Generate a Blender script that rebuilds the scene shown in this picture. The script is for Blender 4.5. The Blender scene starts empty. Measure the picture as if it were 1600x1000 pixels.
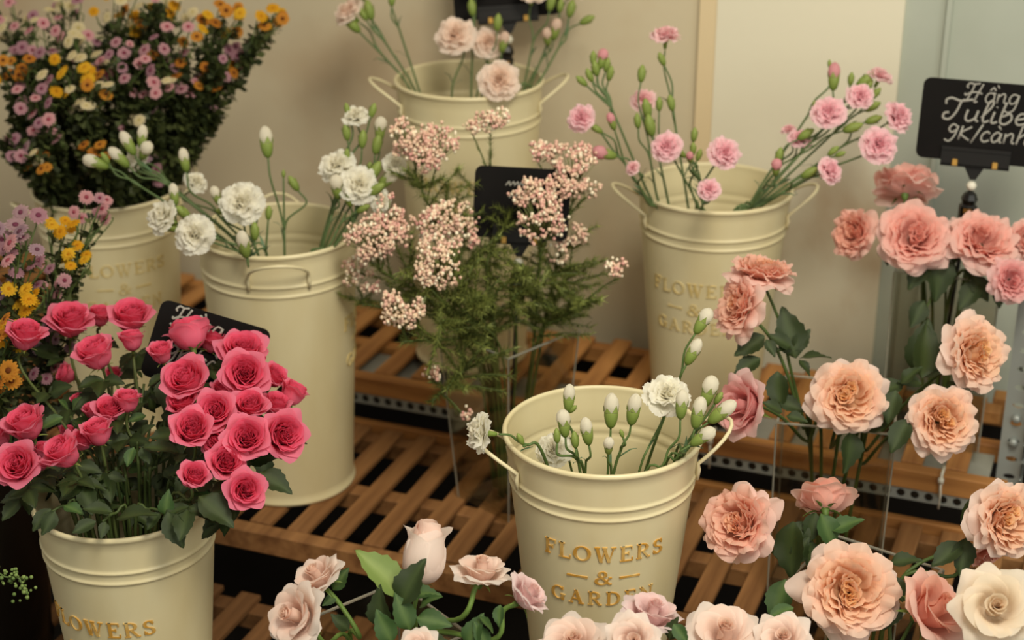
import bpy, bmesh, math, random
from mathutils import Vector, Matrix, Quaternion

# ---------------------------------------------------------------- camera, light, exposure
sc = bpy.context.scene
COL = sc.collection
PITCH, YAW, F = math.radians(23.3), math.radians(21.2), 2600.0
CAM = Vector((0.0, 0.0, 1.75))
cd = bpy.data.cameras.new('camera'); cam = bpy.data.objects.new('camera', cd); COL.objects.link(cam)
cam.location = CAM
cam.rotation_euler = (math.radians(90) - PITCH, 0.0, YAW)
cd.sensor_width = 36.0
cd.lens = 36.0 * F / 1600.0
cd.clip_start = 0.05
cd.dof.use_dof = True
cd.dof.focus_distance = 2.0
cd.dof.aperture_fstop = 3.5
sc.camera = cam

world = bpy.data.worlds.new('room_light'); sc.world = world; world.use_nodes = True
bg = world.node_tree.nodes['Background']
bg.inputs[0].default_value = (1.0, 0.93, 0.77, 1)
bg.inputs[1].default_value = 0.42

def area(name, loc, target, size, power, colour, size_y=None):
    l = bpy.data.lights.new(name, 'AREA'); o = bpy.data.objects.new(name, l); COL.objects.link(o)
    o.location = loc
    o.rotation_euler = (Vector(target) - Vector(loc)).to_track_quat('-Z', 'Y').to_euler()
    l.energy = power; l.color = colour; l.size = size
    if size_y: l.shape = 'RECTANGLE'; l.size_y = size_y
    return o
area('ceiling_lamp', (0.15, 0.75, 2.75), (-0.55, 1.95, 0.7), 0.7, 37.0, (1.0, 0.92, 0.75))
area('side_light', (1.7, 0.2, 2.0), (-0.4, 2.1, 0.8), 1.3, 15.0, (0.97, 0.98, 0.90))  # broad near-white area light from the right

sc.view_settings.view_transform = 'Standard'
sc.view_settings.look = 'None'
sc.view_settings.gamma = 1.0
sc.view_settings.use_curve_mapping = False
sc.view_settings.exposure = 0.25

# ---------------------------------------------------------------- pixel -> world helpers (1600x1000 frame)
RT = Vector((math.cos(YAW), math.sin(YAW), 0))
FW = Vector((-math.sin(YAW) * math.cos(PITCH), math.cos(YAW) * math.cos(PITCH), -math.sin(PITCH)))
UP = RT.cross(FW)
def P(u, v, d):
    return CAM + RT * ((u - 800) / F * d) - UP * ((v - 500) / F * d) + FW * d
def ray(u, v):
    return RT * ((u - 800) / F) - UP * ((v - 500) / F) + FW
def PZ(u, v, z):
    r = ray(u, v); return CAM + r * ((z - CAM.z) / r.z)
def PY(u, v, y):
    r = ray(u, v); return CAM + r * ((y - CAM.y) / r.y)
def depth(p): return (Vector(p) - CAM).dot(FW)
def face(fx, fy, fz):
    return (RT * fx + UP * fy - FW * fz).normalized()

def lin(r, g, b):
    f = lambda c: (c / 255 / 12.92) if c <= 10 else ((c / 255 + 0.055) / 1.055) ** 2.4
    return (f(r), f(g), f(b))
def mix(a, b, t): return tuple(x + (y - x) * t for x, y in zip(a, b))
def clamp(x, a=0.0, b=1.0): return max(a, min(b, x))
R = random.Random(11)

# ---------------------------------------------------------------- materials
def mat(name, base=(0.5, 0.5, 0.5), rough=0.5, spec=0.5, metallic=0.0, tint=False, noise=None, bump=None, transl=0.0, sss=0.0):
    m = bpy.data.materials.new(name); m.use_nodes = True
    nt = m.node_tree; n = nt.nodes; L = nt.links
    b = n['Principled BSDF']; out = n['Material Output']
    b.inputs['Base Color'].default_value = (*base, 1)
    b.inputs['Roughness'].default_value = rough
    b.inputs['Specular IOR Level'].default_value = spec
    b.inputs['Metallic'].default_value = metallic
    col = None
    if tint:
        a = n.new('ShaderNodeAttribute'); a.attribute_name = 'tint'; col = a.outputs['Color']
    if noise:                                     # (scale, other colour, low, high, stretch)
        s, c2, lo, hi, st = noise
        tc = n.new('ShaderNodeTexCoord'); mp = n.new('ShaderNodeMapping'); mp.inputs['Scale'].default_value = st
        L.new(tc.outputs['Object'], mp.inputs['Vector'])
        nz = n.new('ShaderNodeTexNoise'); nz.inputs['Scale'].default_value = s; nz.inputs['Detail'].default_value = 5
        L.new(mp.outputs['Vector'], nz.inputs['Vector'])
        rg = n.new('ShaderNodeMapRange'); rg.inputs['From Min'].default_value = lo; rg.inputs['From Max'].default_value = hi
        L.new(nz.outputs['Fac'], rg.inputs['Value'])
        mx = n.new('ShaderNodeMix'); mx.data_type = 'RGBA'
        L.new(rg.outputs['Result'], mx.inputs['Factor'])
        if col is not None: L.new(col, mx.inputs[6])
        else: mx.inputs[6].default_value = (*base, 1)
        mx.inputs[7].default_value = (*c2, 1)
        col = mx.outputs[2]
    if col is not None: L.new(col, b.inputs['Base Color'])
    if bump:                                      # (scale, strength, stretch)
        tc = n.new('ShaderNodeTexCoord'); mp = n.new('ShaderNodeMapping'); mp.inputs['Scale'].default_value = bump[2]
        L.new(tc.outputs['Object'], mp.inputs['Vector'])
        nz = n.new('ShaderNodeTexNoise'); nz.inputs['Scale'].default_value = bump[0]; nz.inputs['Detail'].default_value = 4
        L.new(mp.outputs['Vector'], nz.inputs['Vector'])
        bp = n.new('ShaderNodeBump'); bp.inputs['Strength'].default_value = bump[1]; bp.inputs['Distance'].default_value = 0.002
        L.new(nz.outputs['Fac'], bp.inputs['Height']); L.new(bp.outputs['Normal'], b.inputs['Normal'])
    if transl:
        t = n.new('ShaderNodeBsdfTranslucent')
        if col is not None: L.new(col, t.inputs['Color'])
        else: t.inputs['Color'].default_value = (*base, 1)
        ms = n.new('ShaderNodeMixShader'); ms.inputs[0].default_value = transl
        L.new(b.outputs[0], ms.inputs[1]); L.new(t.outputs[0], ms.inputs[2]); L.new(ms.outputs[0], out.inputs['Surface'])
    return m

def glass_mat(name, tintc, rough=0.02):
    m = bpy.data.materials.new(name); m.use_nodes = True
    nt = m.node_tree; n = nt.nodes; L = nt.links
    n.remove(n['Principled BSDF']); out = n['Material Output']
    t = n.new('ShaderNodeBsdfTransparent'); t.inputs[0].default_value = (*tintc, 1)
    g = n.new('ShaderNodeBsdfGlossy'); g.inputs['Roughness'].default_value = rough
    fr = n.new('ShaderNodeLayerWeight'); fr.inputs['Blend'].default_value = 0.5
    ms = n.new('ShaderNodeMixShader')
    pw = n.new('ShaderNodeMath'); pw.operation = 'POWER'; pw.inputs[1].default_value = 3.0; L.new(fr.outputs['Facing'], pw.inputs[0])
    sc2 = n.new('ShaderNodeMath'); sc2.operation = 'MULTIPLY_ADD'; sc2.inputs[1].default_value = 0.35; sc2.inputs[2].default_value = 0.045; L.new(pw.outputs[0], sc2.inputs[0])
    L.new(sc2.outputs[0], ms.inputs[0]); L.new(t.outputs[0], ms.inputs[1]); L.new(g.outputs[0], ms.inputs[2])
    L.new(ms.outputs[0], out.inputs['Surface'])
    return m

M = {}
M['bucket'] = mat('cream_enamel', lin(222, 211, 172), 0.34, 0.45, noise=(9, lin(210, 194, 148), 0.42, 0.75, (1, 1, 0.35)))
M['gold'] = mat('gold_paint', lin(198, 148, 62), 0.42, 0.5, noise=(60, lin(222, 190, 120), 0.45, 0.7, (1, 1, 1)))
M['gold_pale'] = mat('worn_gold_paint', lin(206, 182, 118), 0.45, 0.5, noise=(60, lin(214, 196, 142), 0.4, 0.65, (1, 1, 1)))
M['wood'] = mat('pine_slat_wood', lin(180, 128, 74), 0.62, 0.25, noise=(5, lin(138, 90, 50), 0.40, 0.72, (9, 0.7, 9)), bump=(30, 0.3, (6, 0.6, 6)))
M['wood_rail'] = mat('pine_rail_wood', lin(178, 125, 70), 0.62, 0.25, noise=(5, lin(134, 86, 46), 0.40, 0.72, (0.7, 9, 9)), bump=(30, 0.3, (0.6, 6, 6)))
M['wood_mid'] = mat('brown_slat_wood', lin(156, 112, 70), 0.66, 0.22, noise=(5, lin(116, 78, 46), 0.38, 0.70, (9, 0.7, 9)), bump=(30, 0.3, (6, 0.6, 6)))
M['wood_dark'] = mat('dark_slat_wood', lin(138, 98, 62), 0.7, 0.2, noise=(5, lin(92, 62, 38), 0.38, 0.70, (9, 0.7, 9)), bump=(30, 0.3, (6, 0.6, 6)))  # darkest of the slat woods, for the lowest tier
M['board'] = mat('grey_board', lin(150, 150, 140), 0.6, 0.3, noise=(6, lin(120, 118, 108), 0.4, 0.7, (1, 1, 1)))
M['metal'] = mat('grey_slotted_steel', lin(158, 164, 160), 0.45, 0.5, 0.3)
M['metal_dark'] = mat('dark_bracket_steel', lin(70, 70, 66), 0.55, 0.4, 0.4)
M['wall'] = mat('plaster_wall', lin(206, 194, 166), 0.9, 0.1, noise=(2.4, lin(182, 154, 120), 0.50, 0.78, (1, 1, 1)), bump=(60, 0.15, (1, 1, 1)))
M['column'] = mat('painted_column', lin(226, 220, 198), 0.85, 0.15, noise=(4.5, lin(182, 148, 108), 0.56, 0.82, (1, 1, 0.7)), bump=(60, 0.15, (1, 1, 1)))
M['trim'] = mat('beige_trim', lin(222, 202, 164), 0.8, 0.2)
M['blue_wall'] = mat('blue_grey_panel', lin(182, 188, 176), 0.8, 0.2, noise=(3, lin(168, 174, 160), 0.4, 0.7, (1, 1, 1)))
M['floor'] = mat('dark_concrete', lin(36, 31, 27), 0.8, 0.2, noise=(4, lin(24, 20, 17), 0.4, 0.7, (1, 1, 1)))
M['petal'] = mat('petal', rough=0.65, spec=0.18, tint=True, transl=0.48)
M['bud'] = mat('rice_bud', rough=0.6, spec=0.2, tint=True)
M['green'] = mat('plant_green', rough=0.5, spec=0.3, tint=True)
M['leaf'] = mat('rose_leaf', rough=0.42, spec=0.35, tint=True, transl=0.15, bump=(220, 0.25, (1, 1, 1)))
M['chalkboard'] = mat('black_chalkboard', lin(12, 10, 9), 0.6, 0.12, noise=(8, lin(18, 15, 14), 0.4, 0.7, (1, 1, 1)))
M['chalk'] = mat('chalk_pen', lin(158, 156, 148), 0.8, 0.1)
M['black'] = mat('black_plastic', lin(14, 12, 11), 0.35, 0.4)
M['brass'] = mat('brass_pin', lin(226, 178, 96), 0.3, 0.5, 0.9)
M['white'] = mat('white_plastic', lin(222, 218, 202), 0.4, 0.4)
M['acrylic'] = glass_mat('clear_acrylic', (0.90, 0.89, 0.85))
M['acrylic_edge'] = mat('acrylic_edge', lin(196, 196, 182), 0.12, 0.8)
M['acrylic_edge'].node_tree.nodes['Principled BSDF'].inputs['Transmission Weight'].default_value = 0.6

# ---------------------------------------------------------------- mesh builder
class MB:
    def __init__(s): s.v = []; s.f = []; s.c = []
    def add(s, vs, fs, col=(1, 1, 1)):
        o = len(s.v); s.v += [tuple(x) for x in vs]; s.f += [tuple(i + o for i in f) for f in fs]
        s.c += (list(col) if isinstance(col, list) else [col] * len(vs))
        return o
    def box(s, lo, hi, col=(1, 1, 1), mtx=None):
        vs = [Vector((x, y, z)) for x in (lo[0], hi[0]) for y in (lo[1], hi[1]) for z in (lo[2], hi[2])]
        if mtx: vs = [mtx @ v for v in vs]
        s.add(vs, [(0, 1, 3, 2), (4, 6, 7, 5), (0, 4, 5, 1), (2, 3, 7, 6), (0, 2, 6, 4), (1, 5, 7, 3)], col)
    def tube(s, pts, rad, n=6, col=(1, 1, 1), cap=True, squash=1.0):
        pts = [Vector(p) for p in pts]
        k = len(pts)
        if not isinstance(rad, (list, tuple)): rad = [rad] * k
        o = len(s.v); t0 = (pts[1] - pts[0]).normalized()
        a = t0.orthogonal().normalized()
        for i, p in enumerate(pts):
            t = (pts[min(i + 1, k - 1)] - pts[max(i - 1, 0)])
            t = t.normalized() if t.length > 1e-9 else t0
            a = (a - t * a.dot(t)); a = a.normalized() if a.length > 1e-6 else t.orthogonal().normalized()
            b = t.cross(a)
            for j in range(n):
                w = 2 * math.pi * j / n
                s.v.append(tuple(p + (a * math.cos(w) + b * math.sin(w) * squash) * rad[i]))
                s.c.append(col[i] if isinstance(col, list) else col)
        for i in range(k - 1):
            for j in range(n):
                j2 = (j + 1) % n
                s.f.append((o + i * n + j, o + i * n + j2, o + (i + 1) * n + j2, o + (i + 1) * n + j))
        if cap:
            s.f.append(tuple(o + j for j in range(n))[::-1]); s.f.append(tuple(o + (k - 1) * n + j for j in range(n)))
    def lathe(s, prof, n=32, col=(1, 1, 1), closed=False):
        o = len(s.v); k = len(prof)
        for r, z in prof:
            for j in range(n):
                w = 2 * math.pi * j / n
                s.v.append((r * math.cos(w), r * math.sin(w), z))
        s.c += (sum([[c] * n for c in col], []) if isinstance(col, list) else [col] * (k * n))
        for i in range(k - 1 + (1 if closed else 0)):
            i2 = (i + 1) % k
            for j in range(n):
                j2 = (j + 1) % n
                s.f.append((o + i * n + j, o + i * n + j2, o + i2 * n + j2, o + i2 * n + j))
    def ball(s, c, r, col=(1, 1, 1), n=6, m=4, sz=1.0):
        o = len(s.v); c = Vector(c)
        for i in range(1, m):
            t = math.pi * i / m
            for j in range(n):
                w = 2 * math.pi * (j + 0.5 * (i % 2)) / n
                s.v.append((c.x + r * math.sin(t) * math.cos(w), c.y + r * math.sin(t) * math.sin(w), c.z + r * sz * math.cos(t)))
        s.v.append((c.x, c.y, c.z + r * sz)); s.v.append((c.x, c.y, c.z - r * sz))
        top, bot = len(s.v) - 2, len(s.v) - 1
        s.c += [col] * ((m - 1) * n + 2)
        for j in range(n):
            j2 = (j + 1) % n
            s.f.append((top, o + j, o + j2)); s.f.append((bot, o + (m - 2) * n + j2, o + (m - 2) * n + j))
            for i in range(m - 2):
                s.f.append((o + i * n + j, o + (i + 1) * n + j, o + (i + 1) * n + j2, o + i * n + j2))
    def mesh(s, name, m, smooth=True):
        me = bpy.data.meshes.new(name); me.from_pydata(s.v, [], s.f)
        if m: me.materials.append(m)
        if smooth: me.polygons.foreach_set('use_smooth', [True] * len(me.polygons))
        a = me.color_attributes.new('tint', 'FLOAT_COLOR', 'POINT')
        flat = []
        for c in s.c: flat += [c[0], c[1], c[2], 1.0]
        a.data.foreach_set('color', flat)
        me.update()
        return me

def link(name, data, parent=None, world=None):
    o = bpy.data.objects.new(name, data); COL.objects.link(o)
    if parent is not None: o.parent = parent
    if world is not None: o.matrix_basis = world
    return o
def tag(o, label=None, cat=None, group=None, kind=None):
    if label: o['label'] = label
    if cat: o['category'] = cat
    if group: o['group'] = group
    if kind: o['kind'] = kind
    return o
def thing(name, label, cat, loc=(0, 0, 0), rz=0.0, group=None):
    o = bpy.data.objects.new(name, None); COL.objects.link(o); o.empty_display_size = 0.02
    o.location = loc; o.rotation_euler = (0, 0, rz)
    return tag(o, label, cat, group)
def structure(name, me):
    return tag(link(name, me), kind='structure')
def align(loc, d, scale, roll=0.0):
    q = Vector(d).to_track_quat('Z', 'Y')
    return Matrix.Translation(loc) @ q.to_matrix().to_4x4() @ Matrix.Rotation(roll, 4, 'Z') @ Matrix.Scale(scale, 4)
def bevel(me, w, seg=2):
    bm = bmesh.new(); bm.from_mesh(me)
    bmesh.ops.bevel(bm, geom=list(bm.edges), offset=w, segments=seg, affect='EDGES', profile=0.5)
    bm.to_mesh(me); bm.free(); return me

def catmull(pts, n=5):
    pts = [Vector(p) for p in pts]
    if len(pts) < 3: return pts
    q = [pts[0] * 2 - pts[1]] + pts + [pts[-1] * 2 - pts[-2]]
    out = []
    for i in range(1, len(q) - 2):
        a, b, c, d = q[i - 1], q[i], q[i + 1], q[i + 2]
        for k in range(n):
            t = k / n
            out.append(0.5 * ((2 * b) + (c - a) * t + (2 * a - 5 * b + 4 * c - d) * t * t + (3 * b - a - 3 * c + d) * t ** 3))
    out.append(pts[-1]); return out
# ================================================================ flower meshes (built once, shared)
def interp(a, v):
    x = clamp(v) * (len(a) - 1); i = min(int(x), len(a) - 2); t = x - i
    t = t * t * (3 - 2 * t)
    return a[i] + (a[i + 1] - a[i]) * t

def petal(mb, phi, a0, z0, L, betas, W, spiral=0.0, ruf=0.05, curl=0.0, tip=0.0, rnd=0.2, cin=(1, 1, 1), cout=(1, 1, 1), nu=6, nv=7, frill=0.0, tilt=0.0, base_w=0.35):
    """A curved petal: midline integrated from slope angles (degrees, 90 = upright), spread sideways round the axis."""
    N = 24
    rr, zz = [a0], [z0]
    for i in range(N):
        b = math.radians(interp(betas, (i + 0.5) / N))
        rr.append(rr[-1] + math.cos(b) * L / N); zz.append(zz[-1] + math.sin(b) * L / N)
    def at(v):
        x = clamp(v, 0, 1.2) * N; i = min(int(x), N - 1); t = x - i
        return rr[i] + (rr[i + 1] - rr[i]) * t, zz[i] + (zz[i + 1] - zz[i]) * t, math.radians(interp(betas, min(v, 1)))
    ph = R.random() * 6.28; k = R.uniform(2.0, 3.6); ph2 = R.random() * 6.28
    vs, cs = [], []
    for j in range(nv + 1):
        v0 = j / nv
        for i in range(nu + 1):
            u = -1 + 2 * i / nu
            v = v0 * (1 - rnd * abs(u) ** 2.5 + tip * math.exp(-(u / 0.3) ** 2))
            if frill: v += frill * v0 ** 3 * (1 if i % 2 else -1) * R.uniform(0.5, 1.0)
            r, z, b = at(v)
            w = W * (base_w + (1 - base_w) * math.sin(min(v0 * 1.25, 1.0) * math.pi / 2)) * (1 - 0.12 * v0 ** 4)
            rad = max(abs(r), 0.38 * W)
            ang = phi + u * w / rad
            r2 = r * (1 + spiral * u)
            if abs(r) < rad:                                     # flatter sheet near the axis
                pass
            off = ruf * L * v0 ** 2 * math.sin(u * k + ph) + ruf * 0.5 * L * v0 ** 3 * math.sin(u * k * 2.3 + ph2) - curl * L * abs(u) ** 2.2 * v0 ** 1.5
            nr, nz = -math.sin(b), math.cos(b)
            r2 += nr * off; z += nz * off + tilt * u * v0
            vs.append((r2 * math.cos(ang), r2 * math.sin(ang), z))
            t = clamp(v0 * 1.1)
            cs.append(mix(cin, cout, t))
    fs = []
    for j in range(nv):
        for i in range(nu):
            a = j * (nu + 1) + i
            fs.append((a, a + 1, a + nu + 2, a + nu + 1))
    mb.add(vs, fs, cs)

class Variant: pass
def finish(core, outers, name, matl, rscale=None):
    allv = list(core.v)
    for o in outers: allv += o.v
    rmax = max(math.hypot(x, y) for x, y, z in allv); rm = rscale or sorted(math.hypot(x, y) for x, y, z in allv)[int(len(allv) * 0.985)]
    s = 1.0 / rm
    for m in [core] + outers: m.v = [(x * s, y * s, z * s) for x, y, z in m.v]
    va = Variant()
    va.h = max(z for x, y, z in core.v) if core.v else 0.5
    va.zlo = min(z * s for x, y, z in allv); va.zhi = max(z * s for x, y, z in allv)
    va.hc = 0.5 * (va.zhi + max(va.zlo, -0.15))
    va.core = core.mesh(name, matl); va.outer = [o.mesh(name + '_petal', matl) for o in outers]
    return va
GA = 2.39996

def v_garden(cin, cmid, cout, edge, seed, openness=1.0):
    """Many-petalled garden rose, opened flat, quartered ruffled heart."""
    R.seed(seed); core = MB(); outs = []
    cx = [(R.uniform(-.16, .16), R.uniform(-.16, .16)) for _ in range(3)]
    for k in range(34):                                             # heart: small upright petals in three swirls
        g = k % 3; t = (k // 3) / 11
        m = MB()
        c = mix(cin, cmid, t)
        petal(m, k * GA + R.uniform(-.4, .4), 0.03 + 0.13 * t, 0.10, 0.46 + 0.10 * R.random(), [70, 100, 88, 60 - 20 * t], 0.12 + 0.10 * t, 0.12, 0.10, 0.05, 0, 0.15, mix(c, cin, .5), c, 5, 5)
        m.v = [(x + cx[g][0], y + cx[g][1], z) for x, y, z in m.v]
        core.add(m.v, m.f, m.c)
    for k in range(26):
        t = k / 25
        petal(core, k * GA + R.uniform(-.3, .3), 0.16 + 0.12 * t, 0.06, 0.58 + 0.10 * R.random(), [35, 70 - 8 * t, 80 - 22 * t, 45 - 25 * t], 0.22 + 0.06 * t, 0.10, 0.11, 0.05, 0, 0.12, mix(cmid, cin, .5), cmid, 7, 6)
    for k in range(26):
        t = k / 25
        petal(core, k * GA + 1 + R.uniform(-.3, .3), 0.14, 0.02, 0.70 + 0.22 * t + 0.06 * R.random(), [15, 48 - 14 * t, 58 - 24 * t, 20 - 22 * t], R.uniform(.27, .38), 0.08, 0.09, 0.07, R.choice((0, 0, .06)), 0.10, mix(cmid, cin, .25), mix(cmid, cout, .4 + .6 * t), 8, 7)
    for k in range(13):
        t = k / 12; m = MB()
        petal(m, k * GA + 2 + R.uniform(-.22, .22), 0.10, -0.02 - 0.03 * t, (0.84 + 0.22 * R.random()) * (0.96 + 0.06 * t), [4, 28 - 16 * t, 32 - 20 * t + R.uniform(-8, 8), 6 - 18 * t, -22 - 22 * R.random()], R.uniform(.34, .50), 0.06, 0.085, 0.10, R.choice((0, .03, .08)), 0.12, mix(cmid, cout, .4), edge, 8, 8)
        outs.append(m)
    return finish(core, outs, 'garden_rose_bloom', M['petal'])

def v_cup(cin, cmid, cout, edge, seed, opened=0.5):
    """Cupped spray rose; opened 0 = bud-like, 1 = open cup."""
    R.seed(seed); core = MB(); outs = []
    for k in range(32):
        t = k / 31
        petal(core, k * GA + R.uniform(-.3, .3), 0.02 + 0.26 * t, 0.15, 0.80 - 0.06 * R.random(), [75, 92, 98 - 10 * opened * t, 82 - 40 * opened * t], 0.14 + 0.17 * t, 0.22, 0.07, 0.02, 0, 0.15, cin, mix(cin, cmid, .3 + .7 * t), 6, 6)
    for k in range(12):
        t = k / 11
        petal(core, k * GA + .6, 0.12, 0.05, 0.98 + 0.04 * R.random(), [20, 70, 92 - 12 * opened, 88 - 28 * opened, 70 - 50 * opened], 0.42, 0.14, 0.04, 0.04, 0, 0.14, cmid, mix(cmid, cout, t), 7, 7)
    for k in range(9):
        t = k / 8; m = MB()
        petal(m, k * GA * 1.02 + 1.2, 0.07, 0.0, 1.02 + 0.10 * R.random(), [8, 58 - 12 * opened, 84 - 26 * opened * (0.6 + .6 * t), 74 - 50 * opened * (0.5 + .7 * t), 34 - 60 * opened * t - 18 * t], 0.50, 0.10, 0.04, 0.09, 0.06, 0.20, mix(cmid, cout, .5), edge, 8, 8)
        outs.append(m)
    return finish(core, outs, 'spray_rose_bloom', M['petal'])

def v_tea(cin, cmid, cout, edge, seed, opened=0.6):
    """High-centred florist rose with broad pointed outer petals."""
    R.seed(seed); core = MB(); outs = []
    for k in range(16):
        t = k / 15
        petal(core, k * GA, 0.015 + 0.15 * t, 0.2, 0.86 - 0.10 * t, [78, 95, 98 - 12 * t, 78 - 30 * t], 0.16 + 0.22 * t, 0.28, 0.03, 0.03, 0, 0.18, cin, mix(cin, cmid, t), 7, 6)
    for k in range(9):
        t = k / 8
        petal(core, k * GA + .5, 0.12, 0.05, 1.02, [15, 66 - 6 * opened, 86 - 18 * opened, 66 - 26 * opened, 30 - 30 * opened], 0.50, 0.16, 0.035, 0.08, 0.04, 0.18, cmid, mix(cmid, cout, t), 8, 7)
    for k in range(9):
        t = k / 8; m = MB()
        petal(m, k * GA + 1.9, 0.08, -0.01, 1.10 + 0.1 * R.random(), [2, 45 - 18 * opened, 70 - 40 * opened * (.5 + .5 * t), 45 - 35 * opened * (.4 + .8 * t), -8 - 30 * opened * t], 0.60, 0.07, 0.045, 0.14, 0.10, 0.22, mix(cmid, cout, .5), edge, 9, 8)
        outs.append(m)
    return finish(core, outs, 'tea_rose_bloom', M['petal'])

def v_eggbud(cin, cmid, cout, edge, seed):
    """Closed florist rosebud, taller than wide, petals wrapped tight with one tip turned out."""
    R.seed(seed); core = MB(); outs = []
    for k in range(7):
        petal(core, k * GA, 0.10, 0.12, 1.24, [30, 76, 96, 102, 96], 0.60, 0.10, 0.02, 0.02, 0.03, 0.15, cin, cmid, 8, 8)
    for k in range(6):
        m = MB(); petal(m, k * 1.05 + .4, 0.08, 0.0, (1.24, 1.34, 1.16, 1.28, 1.36, 1.2)[k], [10, 58, 92, 104, 94 - 46 * (k % 3 == 1)], 0.72, 0.10, 0.025, 0.05, 0.06, 0.2, mix(cmid, cout, .5), edge, 8, 9)
        outs.append(m)
    return finish(core, outs, 'rosebud_bloom', M['petal'])

def v_carnation(cin, cout, seed, n=26, dome=1.0):
    R.seed(seed); core = MB(); outs = []
    for k in range(n):
        t = k / (n - 1)
        petal(core, k * GA + R.uniform(-.3, .3), 0.03 + .05 * t, 0.0, 0.86 + 0.14 * t, [85, 88 - 38 * t, 85 - 62 * t, 62 - 58 * t], 0.36 + .10 * t, 0.05, 0.15, 0.03, 0, 0.12, mix(cin, cout, .5), mix(cin, cout, .4 + .6 * t), 10, 6, 0.028, 0, 0.12)
    for k in range(8):
        m = MB()
        petal(m, k * 0.785 + R.uniform(-.15, .15), 0.05, -0.03, 1.02, [60, 35, 10, -12 - 14 * R.random()], 0.52, 0.04, 0.11, 0.05, 0, 0.12, mix(cin, cout, .6), cout, 12, 6, 0.03, 0, 0.12)
        outs.append(m)
    return finish(core, outs, 'carnation_bloom', M['petal'])

PINK = [lin(236, 92, 126), lin(242, 106, 140), lin(247, 120, 152), lin(250, 142, 170)]
PEACH = [lin(250, 206, 146), lin(252, 216, 188), lin(252, 224, 208), lin(252, 230, 220)]
PEACH2 = [lin(250, 198, 160), lin(250, 206, 186), lin(252, 212, 198), lin(252, 220, 210)]
CORAL = [lin(246, 184, 158), lin(248, 194, 174), lin(250, 202, 188), lin(250, 212, 200)]
TULI = [lin(246, 180, 164), lin(250, 200, 188), lin(250, 210, 200), lin(250, 218, 210)]
ROSEP = [lin(244, 172, 170), lin(246, 188, 186), lin(248, 202, 200), lin(248, 212, 210)]
PALE = [lin(250, 224, 206), lin(252, 230, 218), lin(252, 236, 226), lin(252, 240, 232)]
LILAC = [lin(248, 216, 210), lin(248, 222, 220), lin(248, 226, 226), lin(248, 230, 230)]
CREAM = [lin(246, 222, 192), lin(248, 234, 212), lin(250, 238, 220), lin(250, 240, 224)]
VAR = {}
VAR['pink_open'] = [v_cup(*PINK, 100 + i, 0.52) for i in range(3)]
VAR['pink_cup'] = [v_cup(*PINK, 110 + i, 0.28) for i in range(3)]
VAR['pink_bud'] = [v_cup(*PINK, 120 + i, 0.08) for i in range(2)]
VAR['peach'] = [v_garden(*PEACH, 200 + i) for i in range(3)]
VAR['peach_deep'] = [v_garden(*PEACH2, 210 + i) for i in range(2)]
VAR['coral'] = [v_garden(*CORAL, 220 + i) for i in range(2)]
VAR['coral_cup'] = [v_tea(*CORAL, 225, 0.5), v_tea(*ROSEP, 226, 0.3)]
VAR['tuli'] = [v_garden(*TULI, 230 + i) for i in range(2)]
VAR['tuli_pink'] = [v_garden(*ROSEP, 240)]
VAR['pale'] = [v_tea(*PALE, 300 + i, 0.6 + .15 * i) for i in range(3)]
VAR['pale_bud'] = [v_tea(*PALE, 310, 0.05), v_tea(*LILAC, 311, 0.22), v_tea(*LILAC, 312, 0.5)]
VAR['pale_egg'] = [v_eggbud(*PALE, 315)]
VAR['cream'] = [v_tea(*CREAM, 320, 0.75)]
VAR['white_carn'] = [v_carnation(lin(246, 240, 220), lin(250, 248, 238), 400 + i) for i in range(3)]
VAR['pink_carn'] = [v_carnation(lin(250, 196, 206), lin(252, 218, 224), 410 + i) for i in range(2)] + [v_carnation(lin(248, 196, 202), lin(252, 222, 224), 413)]
VAR['blush_carn'] = [v_carnation(lin(248, 224, 204), lin(250, 234, 222), 420 + i) for i in range(2)]

G_DARK, G_MID, G_LITE = lin(38, 58, 30), lin(74, 100, 46), lin(128, 148, 72)
# rose calyx: hip + five long sepals, points along +Z, bloom sits at z=0
def v_calyx(col, col2, seed, splay=1.0):
    R.seed(seed); mb = MB()
    mb.lathe([(0.05, -0.42), (0.13, -0.34), (0.19, -0.2), (0.20, -0.06), (0.26, 0.0)], 10, col)
    for k in range(5):
        a = k * 1.2566 + R.uniform(-.2, .2); ln = R.uniform(0.8, 1.1); dr = R.uniform(-30, 25) * splay
        pts = []; r, z, b = 0.2, -0.04, math.radians(25)
        for i in range(8):
            pts.append((r, z)); b += math.radians(dr / 7 - 4 * splay); r += math.cos(b) * ln / 7; z += math.sin(b) * ln / 7
        vs, fs = [], []
        for i, (r, z) in enumerate(pts):
            w = 0.13 * (1 - (i / 7) ** 1.5) + 0.006
            for u in (-1, 0, 1):
                vs.append((r * math.cos(a) - u * w * math.sin(a), r * math.sin(a) + u * w * math.cos(a), z + 0.03 * abs(u)))
        for i in range(7):
            for u in range(2):
                q = i * 3 + u; fs.append((q, q + 1, q + 4, q + 3))
        mb.add(vs, fs, mix(col, col2, .6))
    return mb.mesh('rose_calyx', M['green'])
CALYX = [v_calyx(lin(110, 126, 62), lin(150, 160, 92), 1), v_calyx(lin(96, 116, 56), lin(140, 154, 84), 2), v_calyx(lin(86, 110, 50), lin(110, 132, 62), 3, 1.6)]

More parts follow.
